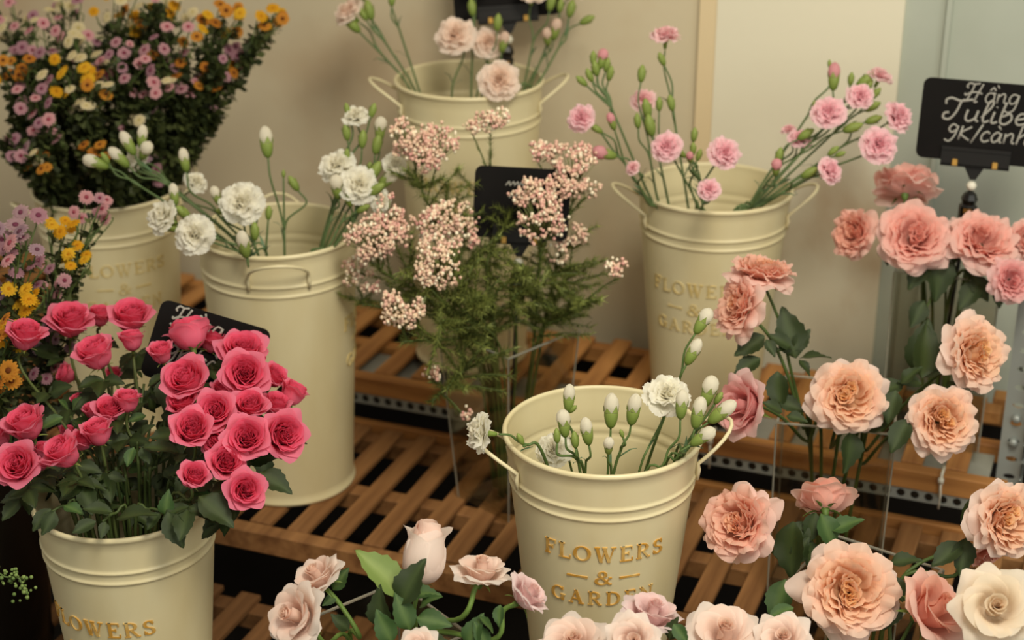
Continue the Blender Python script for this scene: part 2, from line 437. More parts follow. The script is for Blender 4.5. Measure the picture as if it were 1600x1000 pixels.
# serrated leaflet, 1 long along +Y, folded on the midrib
def v_leaf(c1, c2, seed, wid=0.30, droop=0.25):
    R.seed(seed); mb = MB(); n = 12; vs, cs, fs = [], [], []
    dr = R.uniform(0.5, 1.2) * droop; tw = R.uniform(-.25, .25)
    for i in range(n + 1):
        t = i / n
        w = wid * (math.sin(math.pi * t ** 0.76) ** 1.05) * (1 + (0.07 if i % 2 else -0.04)) + 0.004
        for u in (-1, -.5, 0, .5, 1):
            x = u * w; z = 0.32 * abs(u) * w - dr * t * t + tw * u * w * t + 0.03 * math.sin(9 * t + 2 * u) * abs(u)
            y = t + (0.03 if (i % 2 and abs(u) == 1) else 0)
            vs.append((x, y, z)); cs.append(mix(c1, c2, (1 - abs(u)) ** 3 * 0.8))
    for i in range(n):
        for u in range(4):
            q = i * 5 + u; fs.append((q, q + 1, q + 6, q + 5))
    mb.add(vs, fs, cs)
    return mb.mesh('rose_leaf', M['leaf'])
LEAF = {
    'dark': [v_leaf(lin(44, 58, 28), lin(66, 82, 42), 10 + i) for i in range(4)],
    'mid': [v_leaf(lin(58, 86, 44), lin(92, 118, 62), 20 + i) for i in range(3)],
    'light': [v_leaf(lin(118, 140, 72), lin(146, 164, 96), 30 + i, 0.26) for i in range(2)],
}
# carnation bud: calyx and petal tip as two meshes, length 1 along +Z
def v_bud(tipc, seed, opened=0.3, green=(lin(92, 116, 44), lin(130, 146, 72))):
    R.seed(seed); c = MB(); n = 15
    prof = [(0.03, 0.0), (0.085, 0.03), (0.14, 0.11), (0.180, 0.25), (0.20, 0.38), (0.198, 0.46)]
    c.lathe(prof, n, [mix(green[0], green[1], i / 5) for i in range(6)])
    o = len(c.v)
    for k in range(5):
        a = k * 1.2566
        for da, z, r in ((-.60, .46, .200), (0, .65 + R.uniform(-.05, .05), .215 + .07 * opened), (.60, .46, .200), (0, .48, .222)):
            c.v.append((r * math.cos(a + da), r * math.sin(a + da), z)); c.c.append(green[1])
        q = o + 4 * k; c.f += [(q, q + 3, q + 1), (q + 3, q + 2, q + 1)]
    calyx = c.mesh('bud_calyx', M['green'])
    if tipc is None:
        t = MB(); t.lathe([(0.19, 0.40), (0.16, 0.60), (0.10, 0.74), (0.03, 0.82)], 10, green[1])
    else:
        t = MB(); m = 18; pr = [(0.16, 0.38), (0.190 + .03 * opened, 0.52), (0.205 + .07 * opened, 0.68), (0.172 + .08 * opened, 0.83), (0.122 + .07 * opened, 0.92), (0.06 + .03 * opened, 0.98), (0.01, 1.0)]
        for r, z in pr:
            for j in range(m):
                w = 2 * math.pi * j / m + z * 2.2
                rr = r * (1 + 0.09 * math.sin(3 * w + seed) * (z - .4))
                t.v.append((rr * math.cos(w), rr * math.sin(w), z + 0.02 * math.sin(5 * w))); t.c.append(mix(tipc, mix(tipc, green[1], .35), clamp(1 - (z - .42) * 4)))
        for i in range(len(pr) - 1):
            for j in range(m):
                t.f.append((i * m + j, i * m + (j + 1) % m, (i + 1) * m + (j + 1) % m, (i + 1) * m + j))
    return calyx, t.mesh('bud_tip', M['petal'] if tipc else M['green'])
WHITE_TIP, PINK_TIP, BLUSH_TIP = lin(244, 238, 220), lin(238, 176, 182), lin(240, 214, 196)
BUD = {'white': [v_bud(WHITE_TIP, 1, .2), v_bud(WHITE_TIP, 2, .7)], 'pink': [v_bud(PINK_TIP, 3, .3), v_bud(PINK_TIP, 4, .9)],
       'blush': [v_bud(BLUSH_TIP, 5, .5)], 'green': [v_bud(None, 6, 0), v_bud(None, 7, 0)]}
def v_carn_calyx():
    c = MB(); g0, g1 = lin(94, 118, 46), lin(128, 146, 70)
    c.lathe([(0.04, -1.0), (0.14, -0.95), (0.22, -0.75), (0.24, -0.4), (0.30, 0.02), (0.36, 0.14)], 12, [mix(g0, g1, i / 5) for i in range(6)])
    return c.mesh('carnation_calyx', M['green'])
CARN_CALYX = v_carn_calyx()
def v_blade(seed):
    R.seed(seed); mb = MB(); vs, fs = [], []
    for i in range(6):
        t = i / 5; w = 0.055 * math.sin(math.pi * (0.12 + 0.88 * t) ** .8) + .004
        x = 0.55 * t; z = t - 0.45 * t * t * R.uniform(.8, 1.2)
        for u in (-1, 0, 1): vs.append((x, u * w, z + .02 * abs(u)))
    for i in range(5):
        for u in range(2): q = i * 3 + u; fs.append((q, q + 1, q + 4, q + 3))
    mb.add(vs, fs, lin(92, 118, 84))
    return mb.mesh('carnation_leaf', M['green'])
BLADE = [v_blade(i) for i in range(3)]

# ---------------------------------------------------------------- assembling whole stems
def put_bloom(root, var, p, d, rad, roll, name='bloom', petals=True):
    """p = visual centre of the bloom (world); returns base point of the bloom."""
    base = Vector(p) - d * (var.hc * rad)
    b = link(name, var.core, root, align(base - root.location, d, rad, roll))
    if petals:
        for me in var.outer: link('petal', me, b)
    return base
def put_leaf(root, p, tip, kind, roll=0.0, scale=None, normal=None):
    p, tip = Vector(p), Vector(tip); y = (tip - p); ln = y.length; y = y.normalized()
    nrm = Vector(normal) if normal is not None else face(R.uniform(-.4, .4), R.uniform(.2, 1), R.uniform(.3, 1))
    x = y.cross(nrm).normalized(); z = x.cross(y)
    m = Matrix((x, y, z)).transposed().to_4x4()
    return link('leaf', R.choice(LEAF[kind]), root, Matrix.Translation(p - root.location) @ m @ Matrix.Rotation(roll, 4, 'Y') @ Matrix.Scale(scale or ln, 4))
def stem_mesh(paths, name='stem'):
    mb = MB()
    for pts, r0, r1, col in paths:
        k = len(pts); mb.tube(pts, [r0 + (r1 - r0) * i / (k - 1) for i in range(k)], 6, col)
    return mb.mesh(name, M['green'])
def local(root, pts): return [Vector(p) - root.location for p in pts]

class Vessel:
    """A container that holds stems: centre, base height, mouth height and inner radii."""
    def __init__(s, c, zb, zr, rb, rr): s.c = Vector((c[0], c[1], 0)); s.zb, s.zr, s.rb, s.rr = zb, zr, rb, rr
    def entry(s, p, frac=0.62):
        d = Vector((p.x, p.y, 0)) - s.c; L = d.length
        k = min(frac, L / s.rr * 0.6 + .05)
        a = R.uniform(-.35, .35)
        d = Matrix.Rotation(a, 3, 'Z') @ (d / max(L, 1e-6))
        c = s.c + d * s.rr * k; return Vector((c.x, c.y, s.zr - 0.01))
    def foot(s, e):
        d = Vector((e.x, e.y, 0)) - s.c; d = d * 0.35 + Vector((R.uniform(-1, 1), R.uniform(-1, 1), 0)) * s.rb * 0.3
        return Vector((s.c.x + d.x, s.c.y + d.y, s.zb + 0.015))

ROSES = []
def rose(kind, u, v, px, f, d, vessel, label, group=None, leaves=2, leafk='dark', leafs=0.045, stemr=0.0028, var=None, via=None, calyx=0, name='rose', cat='rose', explicit=(), stemc=None, entry=None, hc=None):
    R.seed(int(u * 7 + v * 13)); fd = face(*f); p = P(u, v, d); rad = px / 2 * d / F
    vs = VAR[kind]; va = vs[var if var is not None else R.randrange(len(vs))]
    e = Vector(entry) if entry is not None else vessel.entry(p); ft = vessel.foot(e)
    root = thing(name, label, cat, ft, 0, group)
    base = put_bloom(root, va, p, fd, rad, R.uniform(0, 6.28))
    link('calyx', CALYX[calyx], root, align(base - ft + fd * (va.zlo * 0 + 0.0) * rad, fd, rad * 0.62, R.uniform(0, 6)))
    b0 = base - fd * rad * 0.12
    mids = [P(*q) for q in via] if via else [b0 - fd * rad * 0.9 * 0.7 - Vector((0, 0, rad * 0.7))]
    pts = catmull([b0] + mids + [e, ft], 6)
    sc_ = stemc or lin(72, 92, 44)
    link('stem', stem_mesh([(local(root, pts), stemr * 0.85, stemr, sc_)]), root)
    n = len(pts)
    for i in range(leaves):                                        # compound leaves of three leaflets on the visible stem
        q = pts[int(n * R.uniform(0.18, 0.5))]
        dirn = Vector((R.uniform(-1, 1), R.uniform(-1, 0.4), R.uniform(-.5, .35))).normalized()
        if dirn.dot(FW) > 0.4: dirn = -dirn
        pet = q + dirn * leafs * 0.5
        put_leaf(root, pet, pet + dirn * leafs * R.uniform(.8, 1.15), leafk)
        side = dirn.cross(Vector((0, 0, 1))).normalized()
        for sgn in (-1, 1):
            a = q + dirn * leafs * 0.35; put_leaf(root, a, a + (side * sgn + dirn * .5).normalized() * leafs * R.uniform(.6, .9), leafk)
    for (u0, v0, u1, v1, dd, lk) in explicit:
        put_leaf(root, P(u0, v0, dd), P(u1, v1, dd - .01), lk)
    ROSES.append(root)
    return root

def carnation(heads, vessel, label, group, kind, entry=None, stemc=None, cut=0.45, blades=2):
    """heads: (type, u, v, px, (fx,fy,fz), depth): bloom = open flower, bud, green = unopened bud."""
    R.seed(int(heads[0][1] * 5 + heads[0][2] * 3)); colr = stemc or lin(88, 108, 66)
    pos = [P(h[1], h[2], h[5]) for h in heads]
    mean = sum(pos, Vector()) / len(pos)
    e = PZ(entry[0], entry[1], vessel.zr - 0.004) if entry else vessel.entry(mean, 0.8)
    ft = vessel.foot(e); deep = False
    if entry:                                                       # prefer a point inside the bucket on the stem's own line
        for k in range(12):
            w = P(entry[0], entry[1], depth(mean) + 0.03 - k * .006); q = Vector((w.x, w.y, 0)) - vessel.c
            if w.z < vessel.zr - .006 and q.length < vessel.rr * .86:
                e = w; deep = True; d0 = (e - mean); g = e + d0 * ((vessel.zb + .015 - e.z) / min(d0.z, -.01)); q = Vector((g.x, g.y, 0)) - vessel.c
                if q.length > vessel.rb * .8: q *= vessel.rb * .8 / q.length
                ft = Vector((vessel.c.x + q.x, vessel.c.y + q.y, vessel.zb + .015)); break
    root = thing('carnation', label, 'carnation', ft, 0, group)
    low = []
    paths = []; bases = []
    def inner(a):
        if deep: return e.lerp(ft, .25)
        d0 = (e - a).normalized(); w = e + d0 * .05; q = Vector((w.x, w.y, 0)) - vessel.c
        if q.length > vessel.rr * .75: q *= vessel.rr * .75 / q.length
        return Vector((vessel.c.x + q.x, vessel.c.y + q.y, min(w.z, e.z - .02)))
    for (t, u, v, px, f, d), p in zip(heads, pos):
        fd = face(*f)
        if t == 'bloom':
            va = R.choice(VAR[kind + '_carn']); rad = px / 2 * d / F
            b = put_bloom(root, va, p, fd, rad, R.uniform(0, 6.28))
            link('calyx', CARN_CALYX, root, align(b - ft + fd * rad * .12, fd, max(rad * .55, .0115), 0))
            bases.append((b - fd * (max(rad * .55, .0115) * .9), fd))
        else:
            ln = px * d / F; cal, tp = R.choice(BUD[kind if t == 'bud' else 'green'])
            b = p - fd * ln * 0.5
            q = link('bud', cal, root, align(b - ft, fd, ln, R.uniform(0, 6))); link('bud_tip', tp, q)
            bases.append((b, fd))
    avg = sum((b for b, _ in bases), Vector()) / len(bases)
    j = e.lerp(avg, cut) if len(heads) > 1 else None
    if j is not None:
        paths.append((local(root, catmull([j, e, inner(j), ft], 5)), 0.0019, 0.0023, colr))
    for b, fd in bases:
        L = (b - (j or e)).length
        if j is not None: pts = catmull([b, b - fd * min(L * .35, .03), j.lerp(b, .3), j], 5)
        else: pts = catmull([b, b - fd * min(L * .35, .03), e.lerp(b, .35), e, inner(b), ft], 5)
        paths.append((local(root, pts), 0.0014, 0.0018, colr))
    link('stem', stem_mesh(paths), root)
    for i in range(blades):
        q = (j or e.lerp(avg, .4)).lerp(e, R.uniform(-.3, .8))
        dirn = (avg - e).normalized()
        link('leaf', R.choice(BLADE), root, align(q - ft, dirn, R.uniform(.022, .04), R.uniform(0, 6.28)))
    return root
# ================================================================ the setting
ZA, ZB, ZC = 0.55, 0.46, 0.35
YA0, YA1 = 2.30, 2.585
YB0, YB1 = 1.915, 2.285
YC0, YC1 = 1.36, 1.90
WALL_Y = 2.66
XS0, XS1 = PY(1090, 150, WALL_Y).x, PY(1117, 150, WALL_Y).x
XC1 = PY(1396, 200, WALL_Y - 0.014).x
def slab(name, lo, hi, m, kind='structure'):
    b = MB(); b.box(lo, hi); o = link(name, b.mesh(name, m, False)); return tag(o, kind=kind)
slab('floor', (-5, -1.5, -0.05), (3.5, 4.0, 0.0), M['floor'])
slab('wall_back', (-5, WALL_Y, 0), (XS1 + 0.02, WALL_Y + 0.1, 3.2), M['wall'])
slab('trim_1', (XS0, WALL_Y - 0.012, 0), (XS1, WALL_Y - 0.0005, 3.2), M['trim'])
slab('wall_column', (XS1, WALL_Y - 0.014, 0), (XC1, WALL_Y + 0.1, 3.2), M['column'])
slab('wall_right', (XC1, WALL_Y - 0.004, 0), (3.5, WALL_Y + 0.1, 3.2), M['blue_wall'])
xq = PY(1462, 200, WALL_Y).x
slab('trim_2', (xq, WALL_Y - 0.016, 0), (xq + 0.008, WALL_Y - 0.0045, 3.2), M['blue_wall'])

b = MB(); b.box((-5, WALL_Y - 0.03, 0), (0.3, WALL_Y - 0.0145, 0.50)); tag(link('dark_gap_backing', b.mesh('dark_gap_backing', M['floor'], False)), kind='structure')  # dark board added low behind the rack to blacken the slat gaps
# ---------------------------------------------------------------- slatted display rack: three stepped tiers
def slat_meshes(L, m):
    out = []
    for i in range(4):
        b = MB(); b.box((-0.0165 + R.uniform(-.001, .001), -L / 2, -0.010), (0.0165 + R.uniform(-.001, .001), L / 2, 0.0))
        out.append(bevel(b.mesh('slat', m, False), 0.0015, 1))
    return out
def tier(label, z, y0, y1, x0, x1, phase, pitch, m, mr, rails, group='tiers of the wooden rack'):
    t = thing('slatted_shelf', label, 'shelf', (x0, y0, z), 0, group)
    ms = slat_meshes(y1 - y0 - 0.012, m)
    x = phase - math.floor((phase - x0) / pitch) * pitch
    while x < x1 - 0.02:
        if x > x0 + 0.02:
            o = link('slat', R.choice(ms), t, Matrix.Translation((x - x0, (y1 - y0) / 2 + 0.006 + R.uniform(-.004, .004), R.uniform(-.0012, .0006))) @ Matrix.Rotation(R.uniform(-.012, .012), 4, 'Z'))
        x += pitch * R.uniform(0.97, 1.03)
    for (dy, w, h, top) in rails:
        b = MB(); b.box((0, dy, top - h), (x1 - x0, dy + w, top))
        link('rail', bevel(b.mesh('rail', mr, False), 0.002, 1), t)
    return t
ph = PZ(880, 557, ZA).x
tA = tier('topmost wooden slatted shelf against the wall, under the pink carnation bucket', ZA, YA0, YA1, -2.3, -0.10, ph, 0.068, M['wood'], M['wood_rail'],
          [(-0.016, 0.024, 0.032, -0.002), (0.13, 0.025, 0.03, -0.0112), (0.262, 0.025, 0.03, -0.0112)])
ph = PZ(633, 787, ZB).x
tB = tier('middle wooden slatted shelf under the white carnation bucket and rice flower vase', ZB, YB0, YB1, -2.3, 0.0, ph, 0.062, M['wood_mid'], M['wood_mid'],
          [(-0.016, 0.026, 0.036, -0.002), (0.16, 0.03, 0.03, -0.0112), (0.335, 0.028, 0.03, -0.0112)])
ph = PZ(408, 910, ZC).x
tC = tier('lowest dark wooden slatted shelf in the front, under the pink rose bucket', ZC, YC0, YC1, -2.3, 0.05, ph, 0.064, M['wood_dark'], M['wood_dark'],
          [(-0.016, 0.026, 0.036, -0.002), (0.25, 0.03, 0.03, -0.0112), (0.50, 0.03, 0.03, -0.0112)])
# back board of tier B seen as a pale band under tier A
b = MB(); b.box((0, 0, 0), (2.2, 0.014, 0.05)); 
o = link('rail', bevel(b.mesh('rail', M['wood_rail'], False), 0.002, 1), tB, Matrix.Translation((0, YB1 - YB0 - 0.004, -0.045)))

# perforated steel strips under the front rails
def slotted(name, length, pitch, h, thick, m, hole=(0.30, 0.30)):
    mb = MB(); n = int(length / pitch)
    for i in range(n):
        x0, x1 = i * pitch, (i + 1) * pitch; cx = (x0 + x1) / 2
        oc = [(x0, 0), (cx, 0), (x1, 0), (x1, h / 2), (x1, h), (cx, h), (x0, h), (x0, h / 2)]
        ic = [(cx + math.cos(a) * hole[0] * pitch, h / 2 + math.sin(a) * hole[1] * h) for a in [math.radians(225 + 45 * k) for k in range(8)]]
        for y in (0, thick):
            vs = [(x, y, z) for x, z in oc + ic]
            fs = [(k, (k + 1) % 8, 8 + (k + 1) % 8, 8 + k) for k in range(8)]
            mb.add(vs, fs if y == 0 else [f[::-1] for f in fs])
        o = len(mb.v); mb.v += [(x, y, z) for y in (0, thick) for x, z in ic]; mb.c += [(1, 1, 1)] * 16
        mb.f += [(o + k, o + 8 + k, o + 8 + (k + 1) % 8, o + (k + 1) % 8) for k in range(8)]
    return mb.mesh(name, m, False)
o = link('slotted_steel_strip', slotted('slotted_steel_strip', 2.18, 0.021, 0.020, 0.002, M['metal'], (0.33, 0.34)), tA, Matrix.Translation((0.0, -0.012, -0.054)))
b = MB(); b.box((0, 0, 0), (2.18, 0.002, 0.022)); link('strip_backing', b.mesh('strip_backing', M['metal_dark'], False), tA, Matrix.Translation((0, 0.004, -0.056)))
# grey board lying under the front half of tier A
t = thing('grey_board', 'flat grey board lying under the slats of the top shelf', 'board', (-2.28, YA0 + 0.012, ZA - 0.030))
b = MB(); b.box((0, 0, 0), (2.15, 0.112, 0.006)); link('panel', b.mesh('panel', M['board'], False), t)
# white cable ties round the front rail
for (u, v) in ((1470, 758), (1114, 690)):
    c = PZ(u, v, ZA - 0.018); x = c.x + 2.3
    b = MB(); pts = [(0, -0.0185, 0.001), (0, -0.0185, -0.036), (0, 0.010, -0.036), (0, 0.010, 0.001), (0, -0.0185, 0.001)]
    for q in range(4): b.tube([pts[q], pts[q + 1]], 0.0022, 6)
    b.box((-0.004, -0.0235, -0.012), (0.004, -0.018, -0.004))
    b.tube([(0, -0.021, -0.012), (0.002, -0.024, -0.03), (0.001, -0.022, -0.055)], 0.0014, 5)
    link('cable_tie', b.mesh('cable_tie', M['white']), tA, Matrix.Translation((x, 0, 0)))
# slotted steel upright at the right end of the rack
def post(u, v, z, label):
    c = PZ(u, v, z)
    t = thing('slotted_steel_post', label, 'post', (c.x, c.y, 0.0))
    me = slotted('plate', 0.86, 0.030, 0.038, 0.002, M['metal'], (0.16, 0.24))
    link('front_plate', me, t, Matrix.Translation((0.019, 0, 0)) @ Matrix.Rotation(-math.pi / 2, 4, 'Y'))
    link('side_plate', me, t, Matrix.Translation((0.019, 0.0, 0)) @ Matrix.Rotation(math.pi / 2, 4, 'Z') @ Matrix.Rotation(-math.pi / 2, 4, 'Y') @ Matrix.Translation((0, 0, -0.019)))
    b = MB(); b.lathe([(0, 0.008), (0.006, 0.008), (0.007, 0.004), (0.007, 0.0)], 6)
    for zz in (0.585, 0.625):
        link('bolt', b.mesh('bolt', M['metal']), t, Matrix.Translation((0.0, -0.001, zz)) @ Matrix.Rotation(math.pi / 2, 4, 'X'))
    return t
post(1577, 740, ZA - 0.02, 'grey slotted steel post at the right end of the top shelf')
c = PZ(1567, 634, ZA + 0.012)
t = thing('wood_offcut', 'small block of pine wood standing at the back right end of the top shelf', 'block', (c.x, min(c.y, YA1 + .01), ZA))
b = MB(); b.box((-0.016, -0.012, 0), (0.016, 0.02, 0.03)); b.box((-0.03, -0.05, 0.0), (0.0, -0.016, 0.022))
link('block', bevel(b.mesh('block', M['wood'], False), 0.002, 1), t)

# ---------------------------------------------------------------- enamel buckets
GL = {
 'F': (0.74, [((.2, 0), (.2, 1), .17), ((.04, .965), (.72, .965), .07), ((.70, .97), (.70, .76), .06), ((.2, .52), (.54, .52), .07), ((.53, .64), (.53, .40), .06), ((.04, .035), (.38, .035), .07)]),
 'L': (0.74, [((.2, 0), (.2, 1), .17), ((.04, .965), (.38, .965), .07), ((.04, .035), (.72, .035), .07), ((.70, .03), (.70, .26), .06)]),
 'O': (0.96, [('arc', .47, .5, .40, .47, 0, 360)]),
 'W': (1.22, [((.16, .95), (.40, .0), .17), ((.40, .02), (.62, .95), .07), ((.56, .95), (.82, .0), .17), ((.82, .02), (1.06, .95), .07), ((.02, .965), (.32, .965), .07), ((.44, .965), (.72, .965), .07), ((.92, .965), (1.2, .965), .07)]),
 'E': (0.78, [((.2, 0), (.2, 1), .17), ((.04, .965), (.70, .965), .07), ((.69, .97), (.69, .78), .06), ((.2, .52), (.52, .52), .07), ((.51, .63), (.51, .41), .06), ((.04, .035), (.74, .035), .07), ((.73, .03), (.73, .24), .06)]),
 'R': (0.88, [((.2, 0), (.2, 1), .17), ((.04, .965), (.45, .965), .07), ((.2, .50), (.45, .50), .07), ('arc', .42, .735, .24, .23, -90, 90), ((.42, .48), (.74, .03), .15), ((.04, .035), (.36, .035), .07), ((.66, .035), (.88, .035), .07)]),
 'S': (0.68, [('arc', .34, .73, .22, .23, 20, 270), ('arc', .34, .27, .24, .23, -160, 90), ((.56, .96), (.56, .70), .05), ((.09, .04), (.09, .32), .05)]),
 'G': (0.96, [('arc', .47, .5, .38, .47, 40, 325), ((.78, .0), (.78, .40), .15), ((.62, .41), (.94, .41), .07), ((.78, .98), (.78, .74), .05)]),
 'A': (0.96, [((.46, .98), (.14, .03), .08), ((.44, .98), (.78, .03), .18), ((.24, .34), (.66, .34), .07), ((.02, .035), (.30, .035), .07), ((.62, .035), (.96, .035), .07)]),
 'D': (0.92, [((.2, 0), (.2, 1), .17), ((.04, .965), (.42, .965), .07), ((.04, .035), (.42, .035), .07), ('arc', .40, .5, .40, .47, -90, 90)]),
 'N': (1.0, [((.16, 0), (.16, 1), .07), ((.16, .97), (.80, .03), .17), ((.80, 0), (.80, 1), .07), ((.02, .035), (.32, .035), .07), ((.02, .965), (.26, .965), .07), ((.66, .965), (.96, .965), .07)]),
 '&': (1.02, [('arc', .44, .76, .19, .21, 0, 360), ('arc', .38, .26, .31, .25, 70, 380), ((.30, .64), (.86, .05), .16), ((.84, .05), (1.0, .08), .07), ((.64, .22), (.90, .52), .07), ((.80, .53), (1.0, .53), .06)]),
}
def glyph_quads(ch):
    w, st = GL[ch]; out = []
    for s in st:
        if s[0] == 'arc':
            _, cx, cy, rx, ry, a0, a1 = s; n = max(6, int(abs(a1 - a0) / 18))
            for i in range(n):
                q = []
                for a in (a0 + (a1 - a0) * i / n, a0 + (a1 - a0) * (i + 1) / n):
                    c, sn = math.cos(math.radians(a)), math.sin(math.radians(a)); th = 0.04 + 0.055 * abs(c) ** 1.3
                    q.append(((cx + (rx + th) * c * 1.0, cy + (ry + th * .3) * sn), (cx + (rx - th) * c, cy + (ry - th * .9) * sn)))
                out.append([q[0][0], q[1][0], q[1][1], q[0][1]])
        else:
            (x0, y0), (x1, y1), t = s; dx, dy = x1 - x0, y1 - y0; L = math.hypot(dx, dy); nx, ny = -dy / L * t / 2, dx / L * t / 2
            if abs(dy) > abs(dx) * .3: nx, ny = t / 2 * (-1 if dy > 0 else 1), 0       # slanted strokes end level
            n = 3
            for i in range(n):
                a, c = i / n, (i + 1) / n
                out.append([(x0 + dx * a + nx, y0 + dy * a + ny), (x0 + dx * c + nx, y0 + dy * c + ny), (x0 + dx * c - nx, y0 + dy * c - ny), (x0 + dx * a - nx, y0 + dy * a - ny)])
    return w, out
class Bucket:
    def __init__(s, u, v, zrim, h, dia, label, gold='gold', text_dir=None, handle_dir=0.0, text=True, group='cream enamel flower buckets', name='flower_bucket', texttop=0.36, m='bucket', rb=0.78, handles=True, tsc=0.86):
        c = PZ(u, v, zrim); s.c = Vector((c.x, c.y, 0)); s.h = h; s.zr = zrim; s.zb = zrim - h; s.rr = dia / 2; s.rbot = s.rr * rb
        R.seed(int(u + v))
        t = s.t = thing(name, label, 'bucket', (c.x, c.y, s.zb), 0, group)
        rr, rb_ = s.rr, s.rbot
        rad = lambda z: rb_ + (rr - rb_) * (z / h)
        s.rad = rad
        pr = [(0.0, 0.004), (rb_ - .004, 0.004), (rb_ + .001, 0.0), (rb_ + .0035, 0.003), (rb_ + .0035, 0.006), (rad(.009), 0.009)]
        ridges = [h - 0.052, h - 0.067]
        for k in range(1, 40):
            z = 0.009 + (h - 0.012 - 0.009) * k / 39
            pr.append((rad(z) + sum(0.0021 * math.exp(-((z - q) / 0.0026) ** 2) for q in ridges), z))
        for q in ridges:
            for dz in (-.006, -.004, -.0025, -.0012, 0, .0012, .0025, .004, .006):
                z = q + dz; pr.append((rad(z) + sum(0.0021 * math.exp(-((z - g) / 0.0026) ** 2) for g in ridges), z))
        head, rest = pr[:6], sorted(pr[6:], key=lambda a: a[1])
        lip = [(rr + 0.0032 * math.cos(a), h - 0.004 + 0.0038 * math.sin(a)) for a in [math.radians(-60 + 30 * k) for k in range(9)]]
        inner = [(rr - .003, h - .006)] + [(rad(z) - .0022 + sum(0.0017 * math.exp(-((z - q) / 0.003) ** 2) for q in ridges), z) for z in [h - .012, h - .03] + [q + d for q in ridges[:1] for d in (.006, .003, 0, -.003, -.006)] + [q + d for q in ridges[1:] for d in (.006, .003, 0, -.003, -.006)] + [h * .6, h * .4, h * .2, 0.007]] + [(0.0, 0.007)]
        b = MB(); b.lathe(head + rest + lip + inner, 72)
        link('body', b.mesh('bucket_body', M[m]), t)
        toc = math.atan2(CAM.y - c.y, CAM.x - c.x)
        for sg in ((0, 1) if handles else ()):                                            # wire ear handles
            a = toc + handle_dir + math.pi * sg
            zz = h - 0.034; r0 = rad(zz); b = MB(); pts = []
            for k in range(13):
                w = math.pi * k / 12
                tang = 0.044 * math.cos(w) ; out_ = 0.042 * math.sin(w); up_ = 0.034 * math.sin(w) 
                pts.append((r0 + 0.002 + out_ - (tang * tang) / (2 * r0), tang, zz + up_))
            pts = [(pts[0][0] - .0005, pts[0][1], zz - 0.022), (pts[0][0] + .001, pts[0][1], zz - .008)] + pts + [(pts[-1][0] + .001, pts[-1][1], zz - .008), (pts[-1][0] - .0005, pts[-1][1], zz - 0.022)]
            b.tube(pts, [0.0024, 0.003] + [0.0025] * (len(pts) - 4) + [0.003, 0.0024], 8)
            link('handle', b.mesh('bucket_handle', M[m]), t, Matrix.Rotation(a, 4, 'Z'))
        if text and text_dir is not None:
            b = MB(); k = rr / 0.12 * tsc
            def line(txt, ztop, hh, sp):
                tot = 0; gs = []
                for ch in txt:
                    w, q = glyph_quads(ch); gs.append((tot, q)); tot += w + sp
                tot -= sp
                for x0, q in gs:
                    for quad in q: quad_on([((x0 + x - tot / 2) * hh, ztop - (1 - y) * hh) for x, y in quad])
            def quad_on(q):
                vs = []
                for off in (0.0015, -0.001):
                    for x, z in q:
                        r = rad(z); a = text_dir + toc + x / r
                        vs.append(((r + off) * math.cos(a), (r + off) * math.sin(a), z))
                b.add(vs, [(0, 1, 2, 3), (0, 4, 5, 1), (1, 5, 6, 2), (2, 6, 7, 3), (3, 7, 4, 0)])
            z0 = h * (1 - texttop)
            line('FLOWERS', z0, 0.0255 * k, 0.16)
            line('&', z0 - 0.041 * k, 0.0235 * k, 0.1)
            for sx in (-1, 1):
                quad_on([((sx * .022) * k, z0 - .0515 * k), ((sx * .052) * k, z0 - .0515 * k), ((sx * .052) * k, z0 - .0545 * k), ((sx * .022) * k, z0 - .0545 * k)])
            line('GARDEN', z0 - 0.077 * k, 0.0235 * k, 0.2)
            link('lettering', b.mesh('lettering', M[gold], False), t)
        s.ves = Vessel(s.c, s.zb, s.zr, s.rbot, s.rr)
hd = math.pi / 2
B_front = Bucket(942, 668, 0.815, 0.465, 0.243, 'cream enamel bucket of white carnation buds at the front, its gold lettering sharp and whole', 'gold', 0.05, hd + .18, texttop=0.225, rb=0.60)
B_rose = Bucket(195, 770, 0.735, 0.385, 0.222, 'cream enamel bucket holding the hot pink spray roses', 'gold', -0.58, hd + .5, texttop=0.325, handles=False, tsc=0.94, rb=0.70)
B_white = Bucket(433, 356, 0.885, 0.425, 0.238, 'cream enamel bucket of open white carnations, its wire handle facing front', 'gold_pale', 1.62, -0.02, texttop=0.30, rb=0.83)
B_pink = Bucket(1117, 290, 0.918, 0.368, 0.238, 'cream enamel bucket of pink carnations on the top shelf beside the column', 'gold_pale', -0.22, hd + .12, texttop=0.34, rb=0.71)
B_top = Bucket(733, 121, 1.040, 0.490, 0.240, 'tall cream enamel bucket of blush carnations behind the rice flower vase', 'gold_pale', -0.22, hd + .05, texttop=0.29)
B_mixed = Bucket(166, 290, 0.875, 0.415, 0.234, 'cream enamel bucket under the big mixed chrysanthemum bunch, faded lettering', 'gold_pale', 0.12, hd + .4, texttop=0.235)
# dark bucket at the left edge
B_dark = Bucket(-58, 690, 0.68, 0.33, 0.22, 'black plastic bucket in shadow at the left edge of the lowest shelf', text=False, handle_dir=hd, group=None, name='plastic_bucket', m='black')

